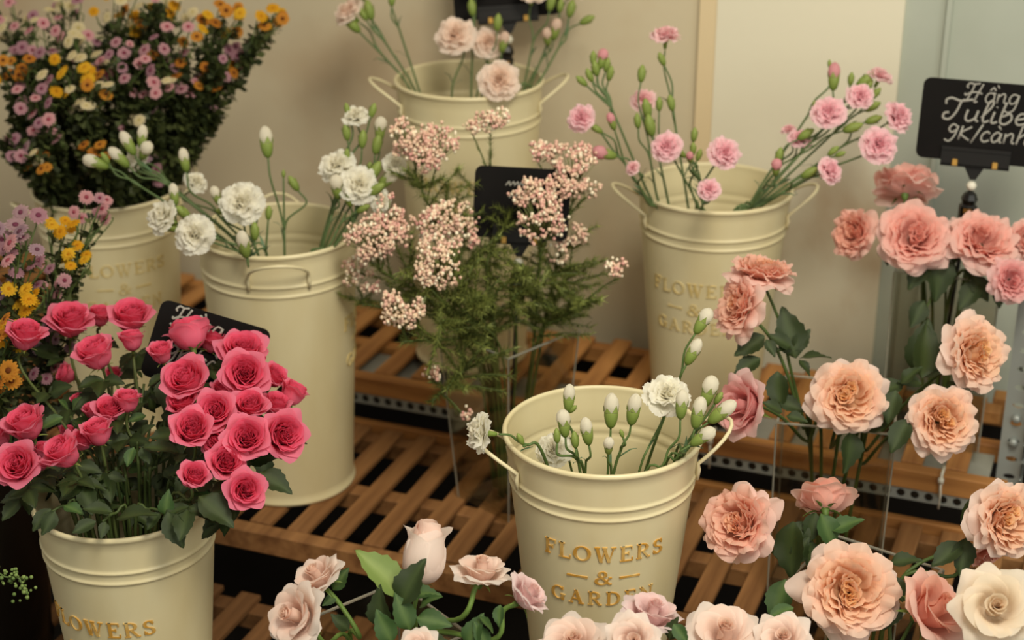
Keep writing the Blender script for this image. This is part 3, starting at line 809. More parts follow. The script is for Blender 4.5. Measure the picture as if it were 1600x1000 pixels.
# ---------------------------------------------------------------- clear square vases
def vase(corner, which, z0, h, w0, w1, rot, label):
    """corner = world point of one top corner; which = (sx, sy) sign of that corner about the vase's centre."""
    cr = Matrix.Rotation(rot, 3, 'Z')
    off = cr @ Vector((which[0] * w1 / 2, which[1] * w1 / 2, 0)); c = Vector((corner.x, corner.y, 0)) - off
    t = thing('square_vase', label, 'vase', (c.x, c.y, z0), rot, 'clear acrylic vases')
    b = MB(); T = 0.0035
    def sq(w, z): return [(-w / 2, -w / 2, z), (w / 2, -w / 2, z), (w / 2, w / 2, z), (-w / 2, w / 2, z)]
    vs = sq(w0, 0.0) + sq(w1, h) + sq(w1 - 2 * T, h) + sq(w0 - 2 * T, 0.012)
    fs = [(3, 2, 1, 0), (12, 13, 14, 15)]
    for k in range(4):
        k2 = (k + 1) % 4
        fs += [(k, k2, 4 + k2, 4 + k), (8 + k, 8 + k2, 12 + k2, 12 + k)]
    b.add(vs, fs); link('body', b.mesh('vase_body', M['acrylic'], False), t)
    b = MB()
    for k in range(4):
        k2 = (k + 1) % 4
        a, a2, i, i2 = [Vector(x) for x in (sq(w1, h)[k], sq(w1, h)[k2], sq(w1 - 2 * T, h)[k], sq(w1 - 2 * T, h)[k2])]
        d = Vector((0, 0, .002)); b.add([a, a2, i2, i, a + d, a2 + d, i2 + d, i + d], [(4, 5, 6, 7), (0, 1, 5, 4), (2, 3, 7, 6)])
    link('rim', b.mesh('vase_rim', M['acrylic_edge'], False), t)
    for k in range(4):                                             # polished vertical edges
        b = MB(); b.tube([Vector(sq(w0, 0)[k]), Vector(sq(w1, h)[k])], 0.0013, 5)
        link('edge', b.mesh('vase_edge', M['acrylic_edge'], False), t)
    v = Vessel((c.x, c.y), z0, z0 + h, w0 * .38, w1 * .44); v.t = t
    return v
rt = lambda d: math.radians(d)
V_peach = vase(PZ(1213, 660, ZB + .275), (-1, -1), ZB, 0.273, 0.150, 0.158, rt(8), 'clear square vase of peach roses in the middle, with branching stems showing through')
V_tuli = vase(PZ(1397, 424, ZA + .285), (-1, -1), ZA, 0.283, 0.148, 0.154, rt(4), 'clear square vase of coral roses under the black price sign')
V_rice = vase(PZ(724, 543, ZB + .287), (0, -1.25), ZB, 0.285, 0.112, 0.150, rt(-24), 'clear tapering vase holding the rice flower branches')
V_front = vase(PZ(1475, 889, ZC + .275), (1, 1), ZC, 0.273, 0.146, 0.152, rt(-14), 'clear square vase of large peach roses in the bottom right')
V_pale = vase(PZ(734, 989, ZC + .26), (1, 1), ZC, 0.258, 0.142, 0.150, rt(-30), 'clear square vase of pale pink roses before the shelf edge')
V_pale2 = vase(PZ(1060, 1075, ZC + .25), (0, 0), ZC, 0.240, 0.120, 0.128, rt(-10), 'clear square vase of blush roses at the foot of the front bucket')

# ---------------------------------------------------------------- chalk signs
CH = {  # handwritten strokes: (advance, [polyline ...]); x-height .55, cap height 1
 'H': (1.05, [[(.10, .72), (.0, .80), (.10, .98), (.34, .94), (.62, 1.0)], [(.36, .94), (.30, .5), (.16, .02), (.02, .10)], [(.78, .98), (.66, .5), (.58, .0), (.74, .02)], [(.0, .44), (.06, .32), (.3, .48), (.64, .52), (.86, .44)]]),
 'o': (.58, [[(.38, .52), (.14, .50), (.05, .22), (.20, .0), (.42, .10), (.46, .36), (.34, .54), (.50, .50)]]),
 'ô': (.58, [[(.38, .52), (.14, .50), (.05, .22), (.20, .0), (.42, .10), (.46, .36), (.34, .54), (.50, .50)], [(.16, .66), (.30, .82), (.44, .66)], [(.46, .98), (.58, .80)]]),
 'n': (.60, [[(.06, .52), (.08, .0)], [(.08, .34), (.28, .54), (.40, .44), (.42, .10), (.56, .04)]]),
 'm': (.86, [[(.06, .52), (.08, .0)], [(.08, .34), (.24, .54), (.36, .42), (.36, .0)], [(.36, .34), (.54, .54), (.66, .42), (.68, .08), (.82, .04)]]),
 'g': (.62, [[(.44, .50), (.18, .54), (.05, .28), (.18, .04), (.40, .16), (.48, .52), (.44, -.2), (.20, -.44), (-.05, -.34)]]),
 'u': (.60, [[(.06, .52), (.06, .14), (.20, .0), (.40, .16), (.44, .52)], [(.44, .52), (.44, .10), (.56, .02)]]),
 'ù': (.60, [[(.06, .52), (.06, .14), (.20, .0), (.40, .16), (.44, .52)], [(.44, .52), (.44, .10), (.56, .02)], [(.14, .86), (.28, .68)]]),
 'T': (.84, [[(.04, .70), (.0, .90), (.18, 1.0), (.52, .90), (.96, 1.0)], [(.56, .94), (.50, .4), (.34, .04), (.10, .06), (.08, .28), (.24, .34)]]),
 'l': (.36, [[(.02, .2), (.28, .74), (.26, 1.0), (.14, .92), (.08, .3), (.16, .02), (.34, .10)]]),
 'i': (.30, [[(.08, .52), (.06, .12), (.14, .0), (.28, .08)], [(.10, .72), (.12, .76)]]),
 'b': (.58, [[(.10, 1.0), (.06, .4), (.10, .06), (.30, .0), (.46, .22), (.36, .48), (.10, .32)]]),
 'e': (.50, [[(.06, .24), (.34, .34), (.32, .52), (.14, .50), (.05, .24), (.18, .02), (.44, .10)]]),
 'c': (.48, [[(.40, .44), (.26, .54), (.08, .38), (.08, .12), (.24, .0), (.44, .10)]]),
 'a': (.58, [[(.42, .46), (.22, .54), (.05, .28), (.16, .02), (.36, .14), (.44, .50), (.44, .08), (.56, .04)]]),
 'à': (.58, [[(.42, .46), (.22, .54), (.05, .28), (.16, .02), (.36, .14), (.44, .50), (.44, .08), (.56, .04)], [(.20, .90), (.36, .70)]]),
 'h': (.60, [[(.12, 1.0), (.08, .5), (.06, .0)], [(.08, .30), (.28, .54), (.42, .42), (.42, .08), (.56, .04)]]),
 'K': (.62, [[(.10, .74), (.06, .0)], [(.52, .72), (.10, .34), (.56, .0)]]),
 '9': (.56, [[(.44, .66), (.20, .78), (.06, .54), (.22, .36), (.42, .52), (.44, .72), (.40, .20), (.22, -.12), (-.02, -.04)]]),
 '/': (.40, [[(.36, .90), (.06, -.12)]]),
 ' ': (.4, []),
 '~': (.6, [[(.0, .1), (.15, .6), (.3, .1), (.45, .6), (.6, .2)]]),
}
def chalk_text(mb, txt, x, y, hh, width=None, slant=0.18, r=0.0016):
    tot = sum(CH[c][0] for c in txt); sx = hh if width is None else width / tot
    cx = x - tot * sx / 2
    for c in txt:
        for pl in CH[c][1]:
            pts = [(cx + (px + slant * py) * sx, y + py * hh, 0.0) for px, py in pl]
            mb.tube(catmull(pts, 4) if len(pts) > 2 else pts, r, 6, squash=1.0)
        cx += CH[c][0] * sx
def board(label, centre, w, h, tilt, lean, foot, lines, clip=True, yawf=0.0, group='black chalk price signs'):
    """Board whose face looks at the shop; tilt turns it in its own plane; foot = world point where its stick ends."""
    t = thing('price_sign', label, 'sign', foot, 0, group)
    n = (CAM - centre); n.z = 0; n = (Matrix.Rotation(yawf, 3, 'Z') @ n.normalized())
    n = (n + Vector((0, 0, lean))).normalized()
    x = Vector((0, 0, 1)).cross(n).normalized(); y = n.cross(x)
    m = Matrix.Translation(centre - foot) @ Matrix((x, y, n)).transposed().to_4x4() @ Matrix.Rotation(tilt, 4, 'Z')
    b = MB(); r = 0.011; out = []
    for sx, sy, a0 in ((1, 1, 0), (-1, 1, 90), (-1, -1, 180), (1, -1, 270)):
        for k in range(5):
            a = math.radians(a0 + 22.5 * k); out.append((sx * (w / 2 - r) + r * math.cos(a), sy * (h / 2 - r) + r * math.sin(a)))
    k = len(out); b.add([(q[0], q[1], z) for z in (0.0, -0.003) for q in out], [tuple(range(k)), tuple(range(2 * k - 1, k - 1, -1))] + [(i, k + i, k + (i + 1) % k, (i + 1) % k) for i in range(k)])
    link('board', b.mesh('chalkboard', M['chalkboard'], False), t, m)
    if lines:
        b = MB()
        for (txt, lx, ly, hh, ww, rr) in lines: chalk_text(b, txt, lx, ly, hh, ww, r=rr)
        b.v = [(q[0], q[1], q[2] * .35 + 0.0004) for q in b.v]
        link('chalk_writing', b.mesh('chalk_writing', M['chalk']), t, m)
    if clip:
        b = MB(); cw = w * 0.57; y0 = -h / 2 - 0.008
        b.box((-cw / 2, y0, 0.001), (cw / 2, y0 + 0.028, 0.005)); b.box((-cw / 2, y0, -0.008), (cw / 2, y0 + 0.028, -0.004)); b.box((-cw / 2, y0, -0.008), (cw / 2, y0 + .004, .005))
        b.box((-cw / 2, y0 + 0.024, 0.004), (cw / 2, y0 + 0.029, 0.008))
        b.add([(-.014, y0, 0), (.014, y0, 0), (.004, y0 - .018, 0), (-.004, y0 - .018, 0), (-.014, y0, -.006), (.014, y0, -.006), (.004, y0 - .018, -.006), (-.004, y0 - .018, -.006)], [(0, 1, 2, 3), (7, 6, 5, 4), (0, 3, 7, 4), (1, 5, 6, 2)])
        cl = link('clip', b.mesh('sign_clip', M['black'], False), t, m)
        for sx in (-1, 1):
            b = MB(); b.box((-.004, y0 + .001, .004), (.004, y0 + .011, .009)); link('pin', bevel(b.mesh('pin', M['brass'], False), .001, 1), cl, Matrix.Translation((sx * cw * .29, 0, 0)))
    top = m @ Vector((0, -h / 2 - 0.026, -.003))
    b = MB(); dn = (-top).normalized()
    b.ball(top + dn * .010, 0.0075, n=10, m=8); link('ball_joint', b.mesh('ball_joint', M['white']), t)
    b = MB(); p0 = top + dn * .018
    b.tube([p0, p0 + dn * .004, p0 + dn * .012, p0 + dn * .02, p0 + dn * .023, p0 + dn * .05], [.004, .009, .0125, .010, .0135, .0125], 8)
    cl = link('stick_clamp', b.mesh('stick_clamp', M['black'], False), t)
    b = MB(); q = p0 + dn * .03 + n * .0125; b.box(q - Vector((.006, .002, .003)), q + Vector((.006, .002, .003))); link('pin', b.mesh('pin', M['brass'], False), cl)
    b = MB(); b.tube([p0 + dn * .045, Vector((0, 0, 0))], 0.003, 8); link('stick', b.mesh('sign_stick', M['black']), t)
    return t
d1 = 2.44
w1 = 184 / F * d1
c1 = P(1531, 191, d1)
board('black chalk price sign clipped above the coral roses, its writing clear', c1, w1, 126 / F * d1, rt(-0.6), 0.20, Vector((V_tuli.c.x, V_tuli.c.y, ZA + .02)),
      [('Hông', 0.012, 0.029, 0.027, 0.080, .0013), ('Tulibee', 0.014, 0.000, 0.032, 0.142, .0017), ('9K/cành', 0.012, -0.028, 0.028, 0.118, .0015)])
d2 = 2.20
ax = Vector((math.cos(rt(-21.5)), math.sin(rt(-21.5))))
c2 = P(322, 551, d2)
board('black chalk price sign tilted among the hot pink roses', c2, 176 / F * d2, 124 / F * d2, rt(-21.5), 0.25, Vector((B_rose.c.x + .02, B_rose.c.y + .03, B_rose.zb + .02)),
      [('Hông', -0.022, 0.022, 0.028, 0.070, .0015), ('chùm', 0.036, 0.012, 0.026, 0.060, .0015), ('9K/cành', 0.0, -0.024, 0.028, 0.10, .0015)])
d3 = 2.43
c3 = P(815, 318, d3)
board('black chalk price sign half hidden behind the rice flower heads', c3, 150 / F * d3, 112 / F * d3, rt(-3), 0.25, Vector((V_rice.c.x, V_rice.c.y, ZB + .014)),
      [('~~~~', 0.0, 0.024, 0.012, 0.05, .0011), ('~~', -0.006, 0.006, 0.012, 0.026, .0011)])
d4 = 2.76
c4 = P(790, -32, d4)
board('black chalk price sign hanging at the top edge behind the blush carnations', c4, 168 / F * d4, 118 / F * d4, rt(4), 0.2, Vector((B_top.c.x, B_top.c.y, B_top.zb + .02)), [])
# ================================================================ hot pink spray roses
SPRAYG = 'hot pink spray roses in the left bucket'
def dz(v): return 2.03 + (765 - v) / 270 * 0.20
PINKS = [  # kind, u, v, px, facing, label
 ('pink_cup', 39, 525, 60, (.25, .7, .55), 'hot pink rose highest on the left, round, beside the yellow daisies', 2.14),
 ('pink_open', 109, 503, 72, (.1, .75, .5), 'hot pink rose at the top of the bunch, left, with a flared petal', 2.22),
 ('pink_cup', 156, 494, 42, (.1, .8, .4), 'small hot pink rose peeping between the two tallest ones', 2.26),
 ('pink_open', 204, 496, 68, (.05, .75, .5), 'tallest hot pink rose, just left of the tilted chalk sign', 2.21),
 ('pink_bud', 206, 532, 40, (-.05, .9, .3), 'closed hot pink rosebud right under the tallest rose', 2.17),
 ('pink_cup', 150, 553, 64, (-.25, .65, .6), 'hot pink rose in side view, left of the closed bud, petal edge turned out', 2.14),
 ('pink_bud', 252, 552, 40, (-.1, .7, .6), 'small round hot pink rose alone in front of the black sign', 2.12),
 ('pink_cup', 104, 586, 36, (-.6, .2, .5), 'dim hot pink rose deep in the leaves below the left top roses', 2.24),
 ('pink_bud', 176, 586, 26, (.2, .5, .6), 'tiny hot pink bud showing between leaves at the bunch centre', 2.24),
 ('pink_open', 296, 524, 72, (-.3, .9, -.25), 'hot pink rose seen from behind, covering the chalk lettering', 2.16),
 ('pink_cup', 332, 533, 50, (.3, .6, .3), 'hot pink rose turned away, tucked behind the one hiding the sign', 2.20),
 ('pink_open', 378, 551, 78, (.15, .65, .55), 'hot pink rose overlapping the right end of the chalk sign', 2.15),
 ('pink_cup', 291, 597, 76, (-.15, .4, .85), 'open hot pink rose with a wide turned lip under the sign', 2.05),
 ('pink_open', 382, 585, 76, (.15, .25, .9), 'open hot pink rose with curled lower petal, right below the sign', 2.08),
 ('pink_cup', 427, 589, 44, (.6, .4, .6), 'round hot pink rose against the white bucket, upper right of the bunch', 2.14),
 ('pink_bud', 458, 615, 44, (.55, .75, .1), 'outermost hot pink bud sticking out right over the white bucket', 2.12),
 ('pink_bud', 347, 611, 36, (.2, .6, .6), 'small hot pink rose wedged between two open ones under the sign', 2.12),
 ('pink_cup', 286, 632, 50, (-.2, .5, .75), 'hot pink rose directly below the one with the wide lip', 2.04),
 ('pink_open', 337, 643, 66, (-.05, .3, .95), 'full face hot pink rose at the middle of the right cluster', 2.0),
 ('pink_cup', 390, 637, 58, (.1, .5, .8), 'hot pink rose just right of the full face one', 2.04),
 ('pink_cup', 430, 634, 48, (.3, .6, .5), 'hot pink rose half hidden behind the big one at the right edge', 2.10),
 ('pink_cup', 300, 672, 66, (.1, .3, .9), 'hot pink rose low left in the right cluster, folded heart', 1.98),
 ('pink_open', 386, 685, 72, (.1, .3, .9), 'large hot pink rose with a mauve lower lip, low in the right cluster', 1.98),
 ('pink_open', 442, 679, 76, (.5, .15, .85), 'large hot pink rose at the right edge facing the white bucket', 2.0),
 ('pink_cup', 338, 690, 46, (-.2, -.1, .9), 'hot pink rose whose petals spill sideways in the low right cluster', 2.0),
 ('pink_cup', 353, 723, 60, (.25, .15, .95), 'hot pink rose with a dark heart above the lowest pair', 1.97),
 ('pink_cup', 303, 745, 50, (.3, .45, .8), 'small cupped hot pink rose with pale sepals, low in the bunch', 1.95),
 ('pink_open', 382, 766, 64, (.3, .25, .9), 'lowest hot pink rose, hanging over the shelf edge', 1.95),
 ('pink_bud', 199, 627, 42, (.1, .85, .4), 'upright hot pink rosebud at the centre of the bunch', 2.08),
 ('pink_bud', 121, 624, 20, (-.3, .7, .5), 'thin hot pink bud in the shade left of centre', 2.16),
 ('pink_cup', 147, 642, 38, (-.2, .8, .3), 'hot pink rose behind the tall pair left of centre', 2.12),
 ('pink_cup', 169, 643, 50, (.2, .6, .7), 'hot pink rose of the tall pair left of centre, upper one', 2.08),
 ('pink_bud', 153, 676, 50, (-.15, .75, .5), 'hot pink rose of the tall pair left of centre, lower one', 2.03),
 ('pink_cup', 100, 708, 64, (-.45, .5, .7), 'hot pink rose leaning left above the rim, side view', 2.0),
 ('pink_cup', 128, 690, 38, (.3, .6, .5), 'hot pink rose squeezed between the leaning one and the tall pair', 2.04),
 ('pink_cup', 41, 664, 66, (-.3, .65, .65), 'hot pink rose at the left, above the big leftmost one', 2.06),
 ('pink_open', 28, 728, 72, (-.1, .35, .9), 'big hot pink rose at the left end of the bunch', 2.0),
 ('pink_bud', 65, 703, 28, (.2, .6, .4), 'little hot pink bud between the two left roses', 2.08),
 ('pink_bud', 105, 676, 28, (.2, .8, .2), 'shaded hot pink bud behind the left leaning rose', 2.14),
 ('pink_bud', 1, 684, 34, (-.4, .6, .5), 'hot pink bud cut by the left picture edge', 2.08),
 ('pink_bud', 63, 727, 24, (.5, .5, .4), 'tiny hot pink bud touching the big left rose', 2.05),
]
for i, (k, u, v, px, f, lab, d) in enumerate(PINKS):
    if k != 'pink_open': f = (f[0], f[1] + .15, f[2] * .8)
    rose(k, u, v, px, f, d, B_rose.ves, lab, SPRAYG, leaves=2 if px > 30 else 1, leafk='dark', leafs=0.040, stemr=0.0022, var=i % len(VAR[k]), calyx=i % 2, stemc=lin(84, 96, 52))
# hanging leaves over the bucket rim and single large leaves
def leafy(u0, v0, d, label, leaves, vessel, name='rose_shoot', group=None, kind='rose shoot', stemc=lin(70, 86, 44), r=.0018):
    R.seed(int(u0 + v0 * 3)); p = P(u0, v0, d); e = vessel.entry(p, .9); ft = vessel.foot(e)
    root = thing(name, label, kind, ft, 0, group)
    link('stem', stem_mesh([(local(root, catmull([p, p.lerp(e, .5) + Vector((0, 0, .015)), e, ft], 5)), r, r * 1.2, stemc)]), root)
    for (a, b, c, e2, dd, lk) in leaves:
        put_leaf(root, P(a, b, dd), P(c, e2, dd - .012), lk)
    return root
leafy(255, 800, 1.97, 'leafy shoot hanging over the front rim of the pink rose bucket', [(262, 800, 284, 856, 1.95, 'dark'), (258, 806, 262, 770, 1.96, 'mid'), (250, 800, 228, 826, 1.96, 'dark')], B_rose.ves)
leafy(352, 775, 1.97, 'leafy shoot at the right rim of the pink rose bucket', [(310, 775, 366, 818, 1.95, 'dark'), (330, 770, 352, 800, 1.96, 'dark'), (405, 738, 456, 767, 1.99, 'dark')], B_rose.ves)
leafy(80, 800, 1.99, 'leafy shoot over the left rim of the pink rose bucket', [(80, 795, 48, 828, 1.98, 'dark'), (86, 798, 66, 836, 1.97, 'dark'), (100, 790, 130, 800, 1.97, 'mid')], B_rose.ves)
leafy(160, 815, 1.96, 'leafy shoot at the front rim of the pink rose bucket, left of centre', [(165, 815, 158, 840, 1.95, 'dark'), (150, 815, 112, 830, 1.95, 'dark'), (180, 812, 240, 792, 1.95, 'dark'), (175, 800, 130, 790, 1.96, 'dark')], B_rose.ves)
for i, (u, v) in enumerate(((130, 760), (190, 740), (235, 760), (260, 700), (215, 690), (90, 760), (170, 720), (240, 650), (290, 770), (200, 790), (225, 600), (110, 650), (150, 770), (245, 730))):
    d = 2.0 + R.uniform(0, .12) + (765 - v) / 270 * .1; lv = []
    R.seed(i * 17 + 3)
    for q in range(6):
        a = R.uniform(0, 6.28); L = R.uniform(28, 50); lv.append((u + 12 * math.cos(a), v + 10 * math.sin(a), u + L * math.cos(a), v + L * .8 * math.sin(a) + 8, d + R.uniform(-.04, .04), 'dark' if R.random() < .85 else 'mid'))
    leafy(u, v, d, 'dark leafy rose shoot among the hot pink roses', lv, B_rose.ves, group='leafy shoots among the hot pink roses')

# ================================================================ peach, coral and pale roses
PG, CG, WG = 'peach roses in the middle vase', 'coral roses under the price sign', 'pale roses along the bottom'
def big(k, u, v, px, f, d, ves, lab, grp, ex=(), via=None, lv=0, lk='dark', var=None, cal=2, ls=.05, entry=None, sr=.0026, sc_=None):
    return rose(k, u, v, px, f, d, ves, lab, grp, leaves=lv, leafk=lk, leafs=ls, var=var, via=via, calyx=cal, explicit=ex, stemr=sr, entry=entry, stemc=sc_)
jn = (1290, 735, 2.30)
big('peach_deep', 1191, 424, 106, (.12, .93, .30), 2.26, V_peach, 'peach rose at the top of the middle vase, seen edge on, facing up', PG, [(1243, 560, 1226, 480, 2.27, 'dark'), (1238, 545, 1205, 520, 2.26, 'dark'), (1240, 548, 1265, 515, 2.27, 'dark'), (1250, 560, 1298, 552, 2.27, 'dark'), (1248, 562, 1268, 585, 2.26, 'dark'), (1236, 540, 1215, 545, 2.26, 'dark')], [(1198, 455, 2.27), (1222, 515, 2.28), (1236, 580, 2.29), (1262, 680, 2.31)], var=0)
big('peach_deep', 1153, 480, 100, (-.86, .28, .42), 2.24, V_peach, 'peach rose facing left, hanging below the edge on one', PG, [(1195, 525, 1148, 552, 2.25, 'dark'), (1197, 530, 1212, 556, 2.24, 'dark'), (1188, 560, 1146, 582, 2.25, 'dark'), (1215, 580, 1216, 640, 2.24, 'dark'), (1216, 625, 1258, 640, 2.24, 'dark')], [(1175, 495, 2.26), (1205, 530, 2.27), (1232, 590, 2.28), (1256, 670, 2.30)], var=1)
big('coral_cup', 1158, 635, 106, (-.80, .12, .55), 2.15, V_peach, 'pink cupped rose facing left behind the white carnation buds', PG, [(1222, 645, 1195, 625, 2.17, 'dark'), (1228, 650, 1262, 655, 2.17, 'dark')], [(1195, 638, 2.20), (1225, 655, 2.24), (1262, 690, 2.29)], var=1)
big('peach', 1326, 619, 120, (-.05, .22, .97), 2.20, V_peach, 'round peach rose facing front above the vase rim', PG, [(1330, 672, 1328, 740, 2.21, 'dark'), (1348, 670, 1395, 648, 2.22, 'dark')], [(1318, 668, 2.28), (1298, 700, 2.31)], var=0)
big('peach', 1473, 656, 112, (.10, .10, .98), 2.17, V_peach, 'peach rose facing front, lower one of the pair at the right', PG, [(1420, 655, 1390, 705, 2.17, 'dark'), (1400, 610, 1385, 660, 2.19, 'dark'), (1408, 600, 1438, 570, 2.2, 'dark')], [(1425, 655, 2.23), (1380, 690, 2.29), (1345, 725, 2.33)], var=1)
big('peach', 1524, 552, 120, (.50, .12, .85), 2.19, V_peach, 'largest peach rose at the right, facing right above its pair', PG, [(1440, 590, 1455, 508, 2.22, 'dark'), (1440, 600, 1405, 592, 2.22, 'dark'), (1445, 590, 1480, 575, 2.23, 'dark'), (1480, 595, 1515, 640, 2.21, 'dark'), (1412, 600, 1362, 612, 2.22, 'dark')], [(1470, 582, 2.25), (1420, 625, 2.28), (1385, 665, 2.31), (1350, 705, 2.33)], var=2)
# second, lower group in the front vase
big('peach_deep', 1153, 817, 124, (-.62, .30, .70), 2.02, V_front, 'deep peach rose facing left, low between the front bucket and the vase', 'peach roses in the front right vase', [(1240, 815, 1228, 905, 2.05, 'dark'), (1228, 905, 1206, 975, 2.04, 'mid'), (1240, 880, 1262, 840, 2.05, 'dark')], [(1195, 848, 2.08), (1228, 885, 2.10), (1270, 930, 2.12)], var=0)
big('coral_cup', 1288, 775, 96, (.05, .80, -.55), 2.08, V_front, 'coral rose seen from below with its green sepals showing', 'peach roses in the front right vase', [(1282, 802, 1310, 862, 2.05, 'mid'), (1300, 830, 1345, 805, 2.05, 'mid'), (1275, 800, 1262, 850, 2.06, 'dark'), (1262, 815, 1228, 862, 2.06, 'dark'), (1262, 840, 1272, 905, 2.06, 'dark')], [(1290, 815, 2.09), (1296, 860, 2.11)], var=0)
big('peach', 1327, 922, 152, (-.02, .20, .98), 1.95, V_front, 'largest front peach rose, full face with an amber heart', 'peach roses in the front right vase', [(1395, 900, 1412, 940, 1.98, 'dark'), (1390, 880, 1440, 870, 2.0, 'dark')], var=2)
big('peach', 1572, 812, 124, (.42, .12, .90), 2.02, V_front, 'peach rose cut by the right picture edge', 'peach roses in the front right vase', [(1508, 825, 1520, 780, 2.04, 'dark'), (1505, 850, 1455, 880, 2.05, 'dark'), (1510, 840, 1500, 900, 2.05, 'dark')], [(1520, 858, 2.07), (1490, 900, 2.09)], var=0)
big('coral', 1548, 862, 76, (.3, -.6, .3), 2.10, V_front, 'coral pink rose behind the one cut by the right edge', 'peach roses in the front right vase')
big('coral_cup', 1462, 950, 130, (.62, .45, .60), 1.92, V_front, 'coral rose with pointed petals facing right, beside the cream rose', 'peach roses in the front right vase', [(1402, 940, 1385, 985, 1.96, 'dark')], var=0)
big('cream', 1556, 948, 136, (-.15, .35, .92), 1.84, V_front, 'large cream rose in the bottom right corner', 'peach roses in the front right vase')
# coral roses under the sign
big('tuli', 1414, 289, 100, (.10, .88, -.40), 2.48, V_tuli, 'coral rose seen from behind, nearest the price sign', CG, var=0)
big('coral', 1333, 365, 80, (-.78, .12, .55), 2.44, V_tuli, 'coral rose facing left at the left end of the sign vase', CG, [(1372, 385, 1390, 412, 2.45, 'dark'), (1372, 345, 1378, 372, 2.45, 'dark')], [(1380, 370, 2.48), (1440, 410, 2.5)], var=1)
big('tuli', 1428, 369, 112, (-.08, .28, .95), 2.40, V_tuli, 'round coral rose facing front, left of the pair under the sign', CG, [(1470, 395, 1466, 470, 2.42, 'dark'), (1450, 400, 1420, 450, 2.42, 'dark'), (1475, 350, 1492, 410, 2.44, 'dark'), (1445, 470, 1422, 508, 2.45, 'dark'), (1490, 440, 1478, 400, 2.44, 'dark')], var=0)
big('tuli', 1535, 376, 112, (.12, .55, .80), 2.40, V_tuli, 'wide coral rose facing up, directly below the sign stick', CG, [(1530, 440, 1498, 482, 2.42, 'dark'), (1520, 430, 1545, 470, 2.42, 'dark'), (1560, 450, 1562, 480, 2.42, 'dark'), (1510, 410, 1535, 445, 2.43, 'dark')], var=1)
big('tuli_pink', 1582, 438, 72, (.12, .05, .98), 2.36, V_tuli, 'rose pink coral rose below the wide one at the right edge', CG)
big('tuli', 1602, 375, 66, (.5, .3, .8), 2.42, V_tuli, 'coral rose mostly beyond the right picture edge', CG, var=0)
leafy(1440, 500, 2.42, 'leafy rose shoot rising beside the coral rose vase', [(1432, 585, 1452, 500, 2.30, 'dark'), (1445, 470, 1425, 510, 2.42, 'dark')], V_tuli)
# pale roses along the bottom
GS = lin(104, 132, 62)
big('pale', 494, 899, 88, (-.45, .75, .45), 1.94, V_pale, 'pale pink rose leaning left, upper one of the overlapping pair', WG, [(520, 922, 540, 890, 1.95, 'mid'), (525, 930, 505, 945, 1.95, 'mid')], [(531, 944, 1.95), (562, 995, 1.95)], var=0, sr=.0032, sc_=GS)
big('pale', 458, 962, 112, (-.62, .30, .72), 1.90, V_pale, 'pale pink rose at the left of the bottom row, facing left', WG, var=1, sr=.0032, sc_=GS)
big('pale_egg', 664, 862, 72, (.12, .95, .05), 1.94, V_pale, 'closed pale pink rose like a tulip, standing behind green leaves', WG, [(634, 932, 560, 856, 1.91, 'light'), (625, 945, 657, 874, 1.90, 'dark'), (640, 930, 685, 920, 1.92, 'mid')], [(660, 905, 1.95), (645, 960, 1.95)], var=0, sr=.0032, sc_=GS)
big('pale', 752, 888, 96, (.10, .95, .22), 1.93, V_pale, 'open pale pink rose in side view, flared petal at its left', WG, [], [(742, 920, 1.93), (722, 965, 1.93)], var=2, sr=.0036, sc_=GS)
big('pale_bud', 826, 928, 76, (.66, .62, .25), 1.90, V_pale, 'blush rosebud leaning right against the front bucket', WG, [(782, 945, 776, 978, 1.9, 'mid'), (770, 990, 752, 960, 1.9, 'mid')], [(786, 955, 1.91), (770, 1000, 1.92)], var=1, sr=.0036, sc_=GS)
big('pale', 655, 1012, 70, (0, .6, .8), 1.86, V_pale, 'pale rose only its top edge showing at the bottom', WG, var=0)
leafy(620, 990, 1.90, 'broad green rose leaves low beside the pale roses', [(600, 985, 585, 920, 1.89, 'dark'), (612, 1005, 590, 955, 1.88, 'mid'), (640, 985, 622, 930, 1.90, 'mid'), (650, 965, 705, 975, 1.90, 'mid'), (640, 1000, 700, 995, 1.89, 'dark'), (655, 950, 682, 925, 1.91, 'mid'), (730, 1010, 748, 962, 1.90, 'mid'), (760, 1010, 745, 975, 1.9, 'mid'), (545, 985, 520, 960, 1.93, 'dark')], V_pale)
big('pale', 896, 1008, 122, (-.12, .72, .65), 1.88, V_pale2, 'pale pink rose at the bottom, under the front bucket lettering', WG, var=0)
big('pale', 990, 1000, 88, (-.02, .35, .92), 1.84, V_pale2, 'pale pink rose with a spiral heart at the bottom centre', WG, [(1052, 975, 1075, 1005, 1.86, 'mid')], var=1)
big('pale_bud', 1020, 956, 96, (.25, .85, .35), 1.90, V_pale2, 'lilac blush rose covering the end of the word GARDEN', WG, [(1045, 1000, 1056, 965, 1.88, 'dark')], var=2)
big('pale', 1132, 988, 124, (.02, .72, .62), 1.88, V_pale2, 'pale pink rose at the bottom with a long petal to its left', WG, var=2)
big('pale', 1224, 998, 94, (-.15, .60, .75), 1.86, V_pale2, 'pale apricot rose at the bottom beside the largest peach rose', WG, [(1240, 950, 1200, 958, 1.92, 'mid')], var=0)

